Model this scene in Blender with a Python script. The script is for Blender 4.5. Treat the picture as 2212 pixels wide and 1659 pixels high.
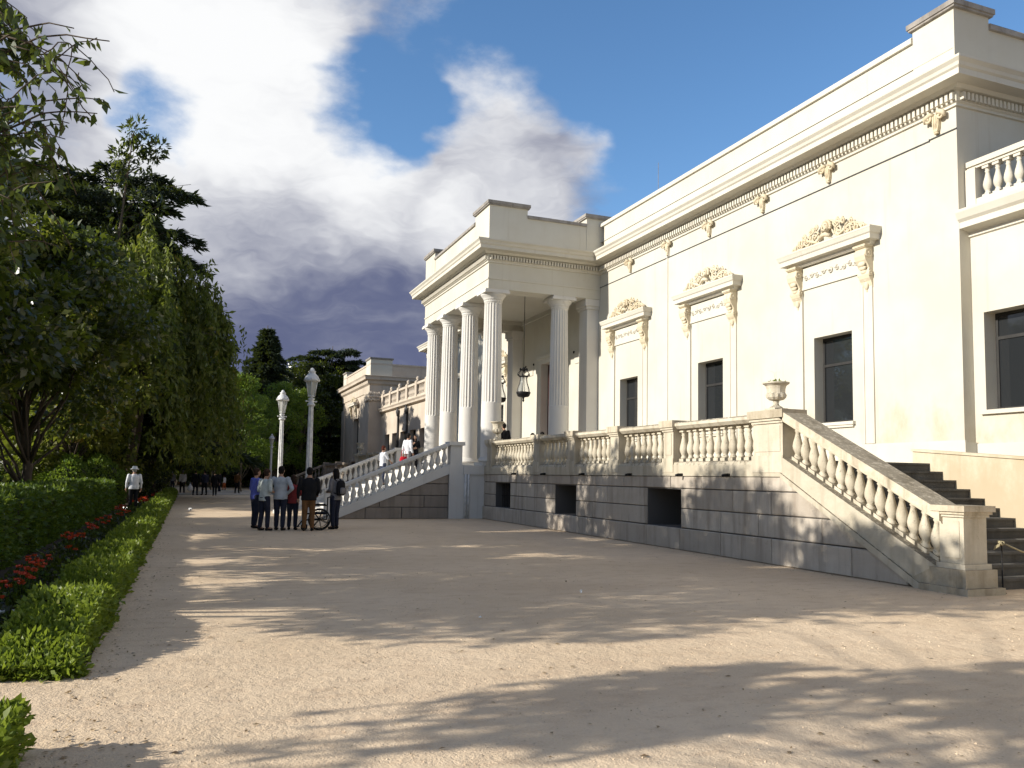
import bpy, bmesh, math, random
import numpy as np
from mathutils import Vector, Matrix
random.seed(7); RNG = np.random.default_rng(11)
for o in list(bpy.data.objects): bpy.data.objects.remove(o)
SC = bpy.context.scene; COL = SC.collection

# ------------------------------------------------------------------ camera
YAW, PITCH, ROLL = (math.radians(v) for v in (21.324, 4.528, 0.955))
CAM = Vector((0, 0, 1.6)); FOC = 1784.26; PY = 889.1     # in units of a 2212 x 1659 picture
fw = Vector((math.sin(YAW)*math.cos(PITCH), math.cos(YAW)*math.cos(PITCH), math.sin(PITCH)))
rt0 = Vector((math.cos(YAW), -math.sin(YAW), 0)); up0 = rt0.cross(fw)
rt = math.cos(ROLL)*rt0 + math.sin(ROLL)*up0; up = -math.sin(ROLL)*rt0 + math.cos(ROLL)*up0
cd = bpy.data.cameras.new('camera'); cam = bpy.data.objects.new('camera', cd); COL.objects.link(cam)
cam.matrix_world = Matrix(((rt.x, up.x, -fw.x, CAM.x), (rt.y, up.y, -fw.y, CAM.y), (rt.z, up.z, -fw.z, CAM.z), (0, 0, 0, 1)))
cd.sensor_width = 36; cd.lens = FOC/2212*36; cd.shift_y = (PY-829.5)/2212; cd.clip_start = .05; cd.clip_end = 3000
SC.camera = cam

# ------------------------------------------------------------------ sun and sky
ELEV, AZ = math.radians(23.8), math.radians(-1.0)
travel = Vector((math.cos(ELEV)*math.cos(AZ), math.cos(ELEV)*math.sin(AZ), -math.sin(ELEV)))
sd = bpy.data.lights.new('sun', 'SUN'); sd.energy = 5.0; sd.angle = math.radians(.55); sd.color = (1, .945, .85)
so = bpy.data.objects.new('sun', sd); COL.objects.link(so); so.rotation_euler = travel.to_track_quat('-Z', 'Y').to_euler()
so.location = (-40, 0, 30)
SC.view_settings.view_transform = 'Standard'; SC.view_settings.look = 'None'
SC.view_settings.exposure = 0.40; SC.view_settings.gamma = 1.0; SC.view_settings.use_curve_mapping = False

W = bpy.data.worlds.new('World'); SC.world = W; W.use_nodes = True
def world():
    nt = W.node_tree; nt.nodes.clear(); N = nt.nodes.new; L = nt.links.new
    def put(sock, v):
        if isinstance(v, bpy.types.NodeSocket): L(v, sock)
        else: sock.default_value = v
    def math_(op, a, b=0.0, clamp=False):
        n = N('ShaderNodeMath'); n.operation = op; n.use_clamp = clamp; put(n.inputs[0], a); put(n.inputs[1], b); return n.outputs[0]
    def vmath(op, a, b):
        n = N('ShaderNodeVectorMath'); n.operation = op; put(n.inputs[0], a); put(n.inputs[1], b); return n
    def smooth(v, a, b, lo=0., hi=1.):
        n = N('ShaderNodeMapRange'); n.interpolation_type = 'SMOOTHSTEP'; put(n.inputs[0], v)
        n.inputs[1].default_value = a; n.inputs[2].default_value = b; n.inputs[3].default_value = lo; n.inputs[4].default_value = hi; return n.outputs[0]
    def noise(vec, scale, detail=8, rough=.55, dist=0., lac=2.0):
        n = N('ShaderNodeTexNoise'); L(vec, n.inputs['Vector']); n.inputs['Scale'].default_value = scale; n.inputs['Detail'].default_value = detail
        n.inputs['Roughness'].default_value = rough; n.inputs['Distortion'].default_value = dist; n.inputs['Lacunarity'].default_value = lac; return n.outputs['Fac']
    def mix(f, a, b):
        n = N('ShaderNodeMix'); n.data_type = 'RGBA'; put(n.inputs[0], f); put(n.inputs[6], a); put(n.inputs[7], b); return n.outputs[2]
    tc = N('ShaderNodeTexCoord'); d = tc.outputs['Generated']
    st = N('ShaderNodeTexSky'); st.sky_type = 'NISHITA'; st.sun_disc = False; st.sun_elevation = ELEV; st.sun_rotation = math.radians(-90)
    st.air_density = 1.0; st.dust_density = .35; st.ozone_density = 2.2; st.altitude = 600
    hsv = N('ShaderNodeHueSaturation'); hsv.inputs['Saturation'].default_value = 1.15; hsv.inputs['Value'].default_value = SKYV; L(st.outputs[0], hsv.inputs['Color'])
    sp = vmath('MULTIPLY', d, (1, 1, 1.8)).outputs[0]
    warp = N('ShaderNodeTexNoise'); L(sp, warp.inputs['Vector']); warp.inputs['Scale'].default_value = 9; warp.inputs['Detail'].default_value = 3; warp.inputs['Roughness'].default_value = .6
    wv = vmath('SCALE', vmath('SUBTRACT', warp.outputs['Color'], (.5, .5, .5)).outputs[0], (0, 0, 0)); wv.inputs['Scale'].default_value = .10
    dwv = vmath('NORMALIZE', vmath('ADD', d, wv.outputs[0]).outputs[0], (0, 0, 0)).outputs[0]
    fb = noise(sp, 6.0, 9, .62)
    n1 = math_('MULTIPLY', math_('SUBTRACT', fb, .5), 1.9)
    def field(items, base):
        # broad cloud banks: direction, angular radius, weight
        s = base
        for x, y, z, r, amp in items:
            dt = vmath('DOT_PRODUCT', dwv, (x, y, z)).outputs['Value']
            s = math_('ADD', s, smooth(dt, math.cos(r), math.cos(r*.1), 0., amp))
        return s
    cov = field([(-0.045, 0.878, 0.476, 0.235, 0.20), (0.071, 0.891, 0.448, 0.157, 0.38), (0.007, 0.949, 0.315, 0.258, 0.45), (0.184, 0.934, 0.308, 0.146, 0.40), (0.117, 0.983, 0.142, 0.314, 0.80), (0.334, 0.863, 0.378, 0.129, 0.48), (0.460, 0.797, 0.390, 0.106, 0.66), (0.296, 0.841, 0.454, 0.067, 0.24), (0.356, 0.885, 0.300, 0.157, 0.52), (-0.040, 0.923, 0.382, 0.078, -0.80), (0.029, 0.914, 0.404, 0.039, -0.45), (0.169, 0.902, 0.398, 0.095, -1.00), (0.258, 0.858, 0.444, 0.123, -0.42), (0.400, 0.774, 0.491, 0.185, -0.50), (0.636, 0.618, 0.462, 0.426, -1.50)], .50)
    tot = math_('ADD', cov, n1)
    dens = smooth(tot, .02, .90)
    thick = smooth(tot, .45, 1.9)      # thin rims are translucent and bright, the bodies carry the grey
    dark = field([(0.142, 0.974, 0.175, 0.213, 0.24), (0.047, 0.976, 0.210, 0.129, 0.10), (0.048, 0.933, 0.357, 0.224, -0.62), (0.013, 0.886, 0.463, 0.191, -0.36), (0.209, 0.924, 0.319, 0.118, -0.42), (0.467, 0.789, 0.399, 0.112, -0.60), (0.341, 0.893, 0.295, 0.112, -0.45), (0.283, 0.850, 0.445, 0.106, -0.50), (0.340, 0.865, 0.369, 0.067, 0.06)], .74)  # high bases of both fields put grey cloud out of view to dim ambient light
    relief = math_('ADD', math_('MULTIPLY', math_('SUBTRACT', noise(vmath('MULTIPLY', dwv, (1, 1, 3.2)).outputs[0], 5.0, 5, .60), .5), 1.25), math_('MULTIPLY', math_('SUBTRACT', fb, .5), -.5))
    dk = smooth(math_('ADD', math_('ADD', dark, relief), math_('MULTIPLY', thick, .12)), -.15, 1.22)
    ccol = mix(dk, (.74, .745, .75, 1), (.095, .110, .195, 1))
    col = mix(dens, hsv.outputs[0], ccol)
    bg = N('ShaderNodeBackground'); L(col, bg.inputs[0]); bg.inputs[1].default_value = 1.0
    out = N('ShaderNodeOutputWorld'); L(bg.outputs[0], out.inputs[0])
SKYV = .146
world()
W.cycles.sampling_method = 'MANUAL'; W.cycles.sample_map_resolution = 512
SC.cycles.max_bounces = 5; SC.cycles.diffuse_bounces = 3; SC.cycles.glossy_bounces = 2; SC.cycles.transmission_bounces = 3; SC.cycles.transparent_max_bounces = 4

# ------------------------------------------------------------------ materials
MATS = {}
def mat(name, build):
    m = bpy.data.materials.new(name); m.use_nodes = True; nt = m.node_tree; nt.nodes.clear()
    class K: pass
    k = K(); k.nt = nt; k.N = nt.nodes.new; k.L = nt.links.new
    k.out = k.N('ShaderNodeOutputMaterial')
    def put(sock, v):
        if isinstance(v, bpy.types.NodeSocket): k.L(v, sock)
        elif isinstance(v, tuple) and len(v) == 3 and sock.type == 'RGBA': sock.default_value = (*v, 1)
        else: sock.default_value = v
    k.put = put
    def bsdf(**kw):
        b = k.N('ShaderNodeBsdfPrincipled')
        for a, v in kw.items(): put(b.inputs[a.replace('_', ' ')], v)
        k.L(b.outputs[0], k.out.inputs[0]); return b
    k.bsdf = bsdf
    def pos():
        return k.N('ShaderNodeNewGeometry').outputs['Position']
    k.pos = pos
    def noise(scale, detail=5, rough=.6, vec=None, stretch=None, dist=0):
        n = k.N('ShaderNodeTexNoise'); v = vec or k.pos()
        if stretch:
            q = k.N('ShaderNodeVectorMath'); q.operation = 'MULTIPLY'; k.L(v, q.inputs[0]); q.inputs[1].default_value = stretch; v = q.outputs[0]
        k.L(v, n.inputs['Vector']); n.inputs['Scale'].default_value = scale; n.inputs['Detail'].default_value = detail; n.inputs['Roughness'].default_value = rough; n.inputs['Distortion'].default_value = dist
        return n.outputs['Fac']
    k.noise = noise
    def rng(v, a, b, lo=0., hi=1.):
        n = k.N('ShaderNodeMapRange'); n.interpolation_type = 'SMOOTHSTEP'; put(n.inputs[0], v)
        for i, q in enumerate((a, b, lo, hi)): n.inputs[i+1].default_value = q
        return n.outputs[0]
    k.rng = rng
    def mix(f, a, b, mode='MIX'):
        n = k.N('ShaderNodeMix'); n.data_type = 'RGBA'; n.blend_type = mode; put(n.inputs[0], f); put(n.inputs[6], a); put(n.inputs[7], b); return n.outputs[2]
    k.mix = mix
    def mth(op, a, b=0.):
        n = k.N('ShaderNodeMath'); n.operation = op; put(n.inputs[0], a); put(n.inputs[1], b); return n.outputs[0]
    k.mth = mth
    def bump(h, strength=.3, dist=.02):
        n = k.N('ShaderNodeBump'); k.L(h, n.inputs['Height']); n.inputs['Strength'].default_value = strength; n.inputs['Distance'].default_value = dist; return n.outputs[0]
    k.bump = bump
    build(k); MATS[name] = m; return m
def M_plaster(c1, c2, stain=(.42, .36, .27), amt=.35, base=False):
    def f(k):
        big = k.noise(.55, 4, .6); streak = k.noise(1.0, 6, .68, stretch=(4.5, 4.5, .22))
        col = k.mix(k.rng(big, .3, .7), c1, c2)
        col = k.mix(k.mth('MULTIPLY', k.rng(streak, .56, .78), amt), col, stain)
        col = k.mix(k.rng(k.noise(6, 4), .62, .8, 0, .18), col, stain)
        if base:      # rising damp above the terrace floor and run-off under the string line
            sx = k.N('ShaderNodeSeparateXYZ'); k.L(k.pos(), sx.inputs[0]); sp_ = k.noise(.9, 6, .7, stretch=(1, 1, .55))
            col = k.mix(k.mth('MULTIPLY', k.rng(k.mth('ADD', k.mth('MULTIPLY', sx.outputs['Z'], -.16), sp_), -.06, .34), .75), col, (.40, .31, .19))
            col = k.mix(k.rng(k.noise(1.4, 6, .72, stretch=(.8, .8, .35)), .60, .82, 0, .30), col, (.50, .43, .31))
        k.bsdf(Base_Color=col, Roughness=.88, Normal=k.bump(k.noise(38, 4), .18, .01), Specular_IOR_Level=.25)
    return f
mat('plaster', M_plaster((.575, .55, .475), (.53, .495, .41), amt=.50, base=True))
mat('plaster_trim', M_plaster((.60, .57, .49), (.555, .515, .43), amt=.42))
mat('plaster_stained', M_plaster((.66, .60, .47), (.58, .51, .38), stain=(.30, .25, .17), amt=.75, base=True))
mat('plaster_far_shaded', M_plaster((.55, .475, .385), (.46, .39, .31), stain=(.22, .18, .135), amt=.6))  # darker copy of the plaster: shade on the far pavilion put into its colour
mat('ornament', M_plaster((.64, .565, .42), (.55, .465, .32), stain=(.20, .135, .07), amt=.75))
mat('white_stone', M_plaster((.65, .63, .585), (.59, .56, .51), stain=(.36, .32, .27), amt=.40))
def M_stone(c1, c2, c3, s=1.0, lich=.0):
    def f(k):
        oi = k.N('ShaderNodeObjectInfo').outputs['Random']
        a = k.noise(1.6*s, 5, .65); b = k.noise(9*s, 6, .7); st = k.noise(1.2, 5, .6, stretch=(3, 3, .3))
        col = k.mix(k.rng(a, .3, .72), c1, c2)
        col = k.mix(k.mth('MULTIPLY', k.rng(st, .46, .72), .70), col, c3)
        col = k.mix(k.rng(b, .55, .8, 0, .45), col, c3)
        col = k.mix(k.mth('MULTIPLY', oi, .42), col, c3)
        if lich:
            g = k.N('ShaderNodeNewGeometry'); sx = k.N('ShaderNodeSeparateXYZ'); k.L(g.outputs['Normal'], sx.inputs[0])
            l = k.rng(k.mth('ADD', k.mth('MULTIPLY', sx.outputs['Z'], .35), k.noise(14, 5, .7)), .62, .82)
            col = k.mix(k.mth('MULTIPLY', l, lich), col, (.10, .085, .06))
        k.bsdf(Base_Color=col, Roughness=.9, Normal=k.bump(k.noise(24, 6, .7), .45, .02), Specular_IOR_Level=.2)
    return f
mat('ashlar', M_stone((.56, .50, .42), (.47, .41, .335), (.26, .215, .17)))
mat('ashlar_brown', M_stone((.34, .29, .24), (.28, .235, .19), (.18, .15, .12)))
mat('balustrade_stone', M_stone((.66, .60, .48), (.56, .50, .385), (.33, .28, .20), 1.6, .75))
mat('lichen_stone', M_stone((.66, .58, .45), (.52, .45, .33), (.20, .16, .10), 4, .62))
mat('coping', M_stone((.40, .37, .33), (.30, .27, .24), (.16, .145, .13), 2, .6))
mat('step_stone', M_stone((.14, .135, .12), (.105, .10, .088), (.06, .055, .05), 2))
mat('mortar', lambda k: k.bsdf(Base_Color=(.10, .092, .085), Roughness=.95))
mat('floor_stone', M_stone((.50, .46, .40), (.44, .40, .34), (.30, .27, .22), 1))
def M_gravel(k):
    big = k.noise(.35, 5, .6); mid = k.noise(5, 5, .65, stretch=(.5, 1, 1)); g = k.noise(55, 4, .7); sp = k.noise(24, 3, .5)
    col = k.mix(k.rng(big, .3, .7), (.70, .545, .375), (.60, .455, .30))
    col = k.mix(k.rng(mid, .45, .75, 0, .55), col, (.46, .315, .20))
    col = k.mix(k.rng(g, .35, .7, 0, .42), col, (.76, .63, .46))
    col = k.mix(k.rng(sp, .64, .74, 0, .55), col, (.24, .165, .11))
    col = k.mix(k.rng(k.noise(.16, 4, .6, stretch=(.35, 1.6, 1)), .5, .75, 0, .35), col, (.45, .31, .20))
    h = k.mth('ADD', k.mth('MULTIPLY', k.noise(70, 3, .6), .5), k.mth('ADD', k.noise(16, 4, .65), k.mth('MULTIPLY', k.noise(3.2, 4), 2.2)))
    k.bsdf(Base_Color=col, Roughness=.95, Specular_IOR_Level=.1, Normal=k.bump(h, .6, .028))
mat('gravel', M_gravel)
mat('soil', M_stone((.055, .042, .028), (.04, .03, .02), (.025, .02, .014), 6))
def M_grass(k):
    col = k.mix(k.rng(k.noise(.6, 6), .35, .65), (.045, .085, .018), (.075, .11, .028))
    k.bsdf(Base_Color=col, Roughness=.9, Normal=k.bump(k.noise(40, 5), .8, .05), Specular_IOR_Level=.1)
mat('grass_ground', M_grass)
def M_plain(c, rough=.6, metal=0., spec=.4, var=.12, bs=60, bst=.1):
    def f(k):
        d = tuple(v*(1-var*2.5) for v in c)
        k.bsdf(Base_Color=k.mix(k.rng(k.noise(7, 4), .35, .7), c, d), Roughness=rough, Metallic=metal, Specular_IOR_Level=spec, Normal=k.bump(k.noise(bs, 3), bst, .005))
    return f
mat('glass', lambda k: k.bsdf(Base_Color=(.02, .022, .024), Roughness=k.rng(k.noise(2.2, 2), .3, .7, .02, .07), Specular_IOR_Level=.7, Normal=k.bump(k.noise(1.4, 2), .05, .02)))
mat('interior', lambda k: k.bsdf(Base_Color=(.02, .018, .016), Roughness=.9))
mat('frame_dark', M_plain((.028, .026, .024), .6))
mat('door_wood', M_plain((.09, .035, .028), .5, var=.2))
mat('iron', M_plain((.02, .02, .021), .5, .6))
mat('cable', M_plain((.06, .06, .06), .7))
mat('lamp_paint', M_plain((.66, .66, .64), .45, 0, .5, .1))
def M_lampglass(k):
    k.bsdf(Base_Color=(.62, .62, .58), Roughness=.25, Specular_IOR_Level=.6, Alpha=.55)
mat('lamp_glass', M_lampglass)
mat('clear_glass', lambda k: k.bsdf(Base_Color=(.75, .78, .74), Roughness=.08, Specular_IOR_Level=.7, Alpha=.22))
mat('bark', M_stone((.12, .095, .07), (.085, .065, .048), (.04, .03, .024), 5))
mat('bark_pale', M_stone((.30, .26, .20), (.22, .185, .14), (.10, .08, .06), 6))
def M_leaf(c1, c2, c3=None, trans=.35, rough=.45, spec=.35):
    def f(k):
        a = k.N('ShaderNodeAttribute'); a.attribute_name = 'tone'; t = a.outputs['Fac']
        col = k.mix(k.rng(t, .0, .8), c1, c2)
        if c3: col = k.mix(k.rng(t, .86, .97), col, c3)
        b = k.N('ShaderNodeBsdfPrincipled'); k.put(b.inputs['Base Color'], col); b.inputs['Roughness'].default_value = rough; b.inputs['Specular IOR Level'].default_value = spec
        tr = k.N('ShaderNodeBsdfTranslucent'); k.put(tr.inputs[0], k.mix(.5, col, (.30, .38, .03), 'MIX'))
        ms = k.N('ShaderNodeMixShader'); ms.inputs[0].default_value = trans; k.L(b.outputs[0], ms.inputs[1]); k.L(tr.outputs[0], ms.inputs[2]); k.L(ms.outputs[0], k.out.inputs[0])
    return f
mat('leaf_dark', M_leaf((.010, .019, .005), (.050, .064, .011), (.28, .27, .05), .36, .28, .6))  # near-black base and pale third tone paint shade and sunlit highlights into the leaves
mat('leaf_near', M_leaf((.030, .05, .012), (.085, .115, .022), (.30, .13, .02), .33, .35, .5))
mat('leaf_weep', M_leaf((.026, .042, .008), (.15, .17, .032), (.28, .22, .045), .42))
mat('leaf_gold', M_leaf((.03, .04, .008), (.17, .17, .028), (.32, .18, .03), .42))
mat('leaf_light', M_leaf((.065, .13, .018), (.13, .21, .03), (.20, .26, .05), .46))
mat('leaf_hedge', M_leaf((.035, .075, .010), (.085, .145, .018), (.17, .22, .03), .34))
mat('leaf_hedge_low', M_leaf((.115, .175, .02), (.22, .28, .035), (.32, .33, .06), .44))  # brighter leaf colour carries sunlight that hardly reaches the low hedge
mat('leaf_cedar', M_leaf((.010, .020, .012), (.024, .038, .022), (.04, .05, .025), .12, .6, .2))
mat('leaf_spruce', M_leaf((.018, .030, .018), (.034, .048, .028), (.05, .06, .03), .12, .6, .2))
mat('hedge_core', lambda k: k.bsdf(Base_Color=(.018, .026, .008), Roughness=.95))
mat('petal_red', M_leaf((.55, .030, .012), (.70, .07, .03), (.75, .16, .08), .2))
mat('petal_white', M_leaf((.75, .75, .72), (.8, .8, .78), None, .2))
mat('litter', M_leaf((.16, .09, .035), (.26, .17, .08), (.06, .035, .02), .1))
mat('parasol_cloth', M_plain((.72, .73, .75), .85, 0, .1, .06))
mat('rope', M_plain((.42, .36, .22), .9, 0, .1, .15))
mat('paper', M_plain((.8, .8, .78), .8, 0, .2, .03))
mat('plastic_bag', M_plain((.78, .78, .80), .4, 0, .4, .05))
mat('tyre', M_plain((.02, .02, .02), .8, 0, .2))
mat('steel', M_plain((.32, .32, .33), .35, .8))

# ------------------------------------------------------------------ mesh helpers
class MB:
    def __init__(s): s.v = []; s.f = []; s.sm = []
    def add(s, vs, fs, smooth=False):
        b = len(s.v); s.v += [tuple(p) for p in vs]; s.f += [tuple(i+b for i in f) for f in fs]; s.sm += [smooth]*len(fs); return s
    def box(s, x0, x1, y0, y1, z0, z1):
        vs = [(x, y, z) for z in (z0, z1) for y in (y0, y1) for x in (x0, x1)]
        return s.add(vs, [(0, 2, 3, 1), (4, 5, 7, 6), (0, 1, 5, 4), (2, 6, 7, 3), (0, 4, 6, 2), (1, 3, 7, 5)])
    def prism(s, poly, axis, a, b):
        # poly: 2D points in the two other axes; axis 0: (y,z), 1: (x,z), 2: (x,y)
        def P(q, t): return (t, q[0], q[1]) if axis == 0 else (q[0], t, q[1]) if axis == 1 else (q[0], q[1], t)
        n = len(poly); vs = [P(q, a) for q in poly]+[P(q, b) for q in poly]
        return s.add(vs, [tuple(range(n))[::-1], tuple(range(n, 2*n))]+[(i, (i+1) % n, n+(i+1) % n, n+i) for i in range(n)])
    def block(s, poly, axis, back, front, ch=.012):
        # stone with chamfered front face; front is the visible side
        cx = sum(p[0] for p in poly)/len(poly); cz = sum(p[1] for p in poly)/len(poly)
        def P(q, t): return (t, q[0], q[1]) if axis == 0 else (q[0], t, q[1]) if axis == 1 else (q[0], q[1], t)
        sg = 1 if front > back else -1; n = len(poly)
        def ins(q):
            return (q[0]-math.copysign(min(ch, abs(q[0]-cx)*.3), q[0]-cx), q[1]-math.copysign(min(ch, abs(q[1]-cz)*.3), q[1]-cz))
        vs = [P(q, back) for q in poly]+[P(q, front-sg*ch) for q in poly]+[P(ins(q), front) for q in poly]
        fs = [tuple(range(2*n, 3*n))]
        for r in (0, 1): fs += [(r*n+i, r*n+(i+1) % n, (r+1)*n+(i+1) % n, (r+1)*n+i) for i in range(n)]
        return s.add(vs, fs)
    def lathe(s, prof, c=(0, 0, 0), n=16, smooth=True, caps=True):
        vs = []; fs = []; m = len(prof)
        for r, z in prof:
            for i in range(n):
                a = 2*math.pi*i/n; vs.append((c[0]+r*math.cos(a), c[1]+r*math.sin(a), c[2]+z))
        for j in range(m-1):
            for i in range(n): fs.append((j*n+i, j*n+(i+1) % n, (j+1)*n+(i+1) % n, (j+1)*n+i))
        if caps: fs += [tuple(range(n))[::-1], tuple((m-1)*n+i for i in range(n))]
        return s.add(vs, fs, smooth)
    def tube(s, pts, rad, n=6, smooth=True, caps=True, sx=1.0):
        pts = [Vector(p) for p in pts]; m = len(pts); rad = rad if hasattr(rad, '__len__') else [rad]*m
        vs = []; fs = []; ref = None
        for j, p in enumerate(pts):
            t = (pts[min(j+1, m-1)]-pts[max(j-1, 0)])
            if t.length < 1e-9: t = Vector((0, 0, 1))
            t.normalize()
            if ref is None: ref = t.orthogonal().normalized()
            u = (ref-t*ref.dot(t))
            u = u.normalized() if u.length > 1e-6 else t.orthogonal().normalized()
            w = t.cross(u); ref = u
            for i in range(n):
                a = 2*math.pi*i/n; q = p+(u*math.cos(a)*sx+w*math.sin(a))*rad[j]; vs.append(tuple(q))
        for j in range(m-1):
            for i in range(n): fs.append((j*n+i, j*n+(i+1) % n, (j+1)*n+(i+1) % n, (j+1)*n+i))
        if caps: fs += [tuple(range(n))[::-1], tuple((m-1)*n+i for i in range(n))]
        return s.add(vs, fs, smooth)
    def ell(s, c, r, n=10, m=7, rot=None):
        vs = []; fs = []
        for j in range(m+1):
            ph = math.pi*j/m
            for i in range(n):
                a = 2*math.pi*i/n; p = Vector((r[0]*math.sin(ph)*math.cos(a), r[1]*math.sin(ph)*math.sin(a), -r[2]*math.cos(ph)))
                if rot: p = rot @ p
                vs.append((c[0]+p.x, c[1]+p.y, c[2]+p.z))
        for j in range(m):
            for i in range(n): fs.append((j*n+i, j*n+(i+1) % n, (j+1)*n+(i+1) % n, (j+1)*n+i))
        return s.add(vs, fs, True)
    def sweep(s, path, prof, closed=False, smooth=False):
        # path: 2D plan points; outward is to the right of travel; prof: (out, z)
        n = len(path); P = [Vector(p) for p in path]; offs = []
        for i in range(n):
            d0 = (P[i]-P[i-1]).normalized() if (i > 0 or closed) else None
            d1 = (P[(i+1) % n]-P[i]).normalized() if (i < n-1 or closed) else None
            d0 = d0 or d1; d1 = d1 or d0
            n0 = Vector((d0.y, -d0.x)); n1 = Vector((d1.y, -d1.x)); b = n0+n1; offs.append(b/(1+n0.dot(n1)))
        m = len(prof); vs = [(P[i].x+offs[i].x*o, P[i].y+offs[i].y*o, z) for i in range(n) for o, z in prof]
        fs = []
        for i in range(n-1 if not closed else n):
            k = (i+1) % n
            for j in range(m-1): fs.append((i*m+j, k*m+j, k*m+j+1, i*m+j+1))
        if not closed: fs += [tuple(range(m)), tuple(((n-1)*m+j) for j in range(m))[::-1]]
        return s.add(vs, fs, smooth)
    def mesh(s, name):
        me = bpy.data.meshes.new(name); me.from_pydata(s.v, [], s.f); me.polygons.foreach_set('use_smooth', s.sm); me.validate(); me.update()
        bm = bmesh.new(); bm.from_mesh(me); bmesh.ops.recalc_face_normals(bm, faces=bm.faces); bm.to_mesh(me); bm.free(); return me
    def build(s, name, m, parent=None):
        me = s.mesh(name); me.materials.append(MATS[m]); return obj(name, me, parent)
def obj(name, data, parent=None, loc=None, rotz=None):
    o = bpy.data.objects.new(name, data); COL.objects.link(o)
    if parent is not None: o.parent = parent
    if loc is not None: o.location = loc
    if rotz is not None: o.rotation_euler = (0, 0, rotz)
    return o
def tag(o, label=None, cat=None, group=None, kind=None):
    if label: o['label'] = label
    if cat: o['category'] = cat
    if group: o['group'] = group
    if kind: o['kind'] = kind
    return o
def thing(name, label, cat, loc=(0, 0, 0), rotz=0, group=None):
    return tag(obj(name, None, None, loc, rotz), label, cat, group)
def copy_tree(o, parent=None):
    c = o.copy(); COL.objects.link(c); c.parent = parent
    for ch in o.children: copy_tree(ch, c)
    return c
def clip(poly, a, b, c):
    # keep a*x+b*y <= c
    out = []
    for i in range(len(poly)):
        p, q = poly[i], poly[(i+1) % len(poly)]; dp = a*p[0]+b*p[1]-c; dq = a*q[0]+b*q[1]-c
        if dp <= 0: out.append(p)
        if dp*dq < 0:
            t = dp/(dp-dq); out.append((p[0]+(q[0]-p[0])*t, p[1]+(q[1]-p[1])*t))
    return out
# ------------------------------------------------------------------ ground
def sheet(name, x0, x1, y0, y1, z, m, nx=1, ny=1):
    b = MB()
    xs = [x0+(x1-x0)*i/nx for i in range(nx+1)]; ys = [y0+(y1-y0)*i/ny for i in range(ny+1)]
    b.add([(x, y, z) for y in ys for x in xs], [(j*(nx+1)+i, j*(nx+1)+i+1, (j+1)*(nx+1)+i+1, (j+1)*(nx+1)+i) for j in range(ny) for i in range(nx)])
    return tag(b.build(name, m), kind='structure')
sheet('ground', -700, 700, -300, 1200, 0, 'gravel')
sheet('lawn', -90, -4.6, 6.9, 140, .006, 'grass_ground')
sheet('flower_bed_soil', -4.6, -.70, 7.4, 62, .008, 'soil')
sheet('woodland_floor', -90, 70, 96, 300, .010, 'soil')

# ------------------------------------------------------------------ the palace
XW, XT = 15.48, 10.6             # facade plane, terrace front plane
YN, YF, YC = 12.94, 56.16, 34.55 # near and far end of the main block, its middle
PN, PF = 29.9, 39.2              # portico sides
ZT = 2.02                        # terrace floor
palace = thing('palace', 'long cream palace with columned portico, stepped parapet and ornate window hoods', 'building', (XW, YC, 0))
def pb(b, name, m, parent=palace):
    o = b.build(name, m, parent)
    # keep world coordinates for geometry written in world space
    p = parent; off = Vector((0, 0, 0))
    while p is not None: off += Vector(p.location); p = p.parent
    o.location = -off; return o
def inst(me, name, parent, loc, rotz=0):
    p = parent; off = Vector((0, 0, 0))
    while p is not None: off += Vector(p.location); p = p.parent
    return obj(name, me, parent, Vector(loc)-off, rotz)
def mm(b, name, m):
    me = b.mesh(name); me.materials.append(MATS[m]); return me
def wall_x(b, X, y0, y1, z0, z1, holes, depth):
    ys = sorted({y0, y1, *[h[0] for h in holes], *[h[1] for h in holes]}); zs = sorted({z0, z1, *[h[2] for h in holes], *[h[3] for h in holes]})
    for i in range(len(ys)-1):
        for j in range(len(zs)-1):
            cy, cz = (ys[i]+ys[i+1])/2, (zs[j]+zs[j+1])/2
            if any(h[0] < cy < h[1] and h[2] < cz < h[3] for h in holes): continue
            b.add([(X, ys[i], zs[j]), (X, ys[i+1], zs[j]), (X, ys[i+1], zs[j+1]), (X, ys[i], zs[j+1])], [(0, 1, 2, 3)])
    for a, c, e, f in holes:
        d = X+depth
        b.add([(X, a, e), (d, a, e), (d, a, f), (X, a, f)], [(0, 1, 2, 3)]); b.add([(X, c, e), (d, c, e), (d, c, f), (X, c, f)], [(0, 1, 2, 3)])
        b.add([(X, a, e), (d, a, e), (d, c, e), (X, c, e)], [(0, 1, 2, 3)]); b.add([(X, a, f), (d, a, f), (d, c, f), (X, c, f)], [(0, 1, 2, 3)])
WIN = [16.80, 22.22, 27.5]; WINF = [2*YC-y for y in WIN]
WH = [(y-.68, y+.68, 3.14, 5.44) for y in WIN+WINF]
b = MB(); wall_x(b, XW, YN, YF, 0, 10.75, WH+[(33.3, 35.8, ZT, 6.95)], .38); pb(b, 'front_wall', 'plaster')
b = MB()
for y in (YN, YF): b.add([(XW, y, 0), (34, y, 0), (34, y, 10.78), (XW, y, 10.78)], [(0, 1, 2, 3)])
b.add([(34, YN, 0), (34, YF, 0), (34, YF, 12), (34, YN, 12)], [(0, 1, 2, 3)]); pb(b, 'side_wall', 'plaster')
b = MB(); b.add([(XW-.02, YN+.02, 11.3), (34, YN+.02, 11.3), (34, YF-.02, 11.3), (XW-.02, YF-.02, 11.3)], [(0, 1, 2, 3)]); pb(b, 'roof', 'coping')
b = MB(); b.box(17.2, 33.5, YN+.3, YF-.3, .2, 11.0); pb(b, 'interior_core', 'interior')

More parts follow.
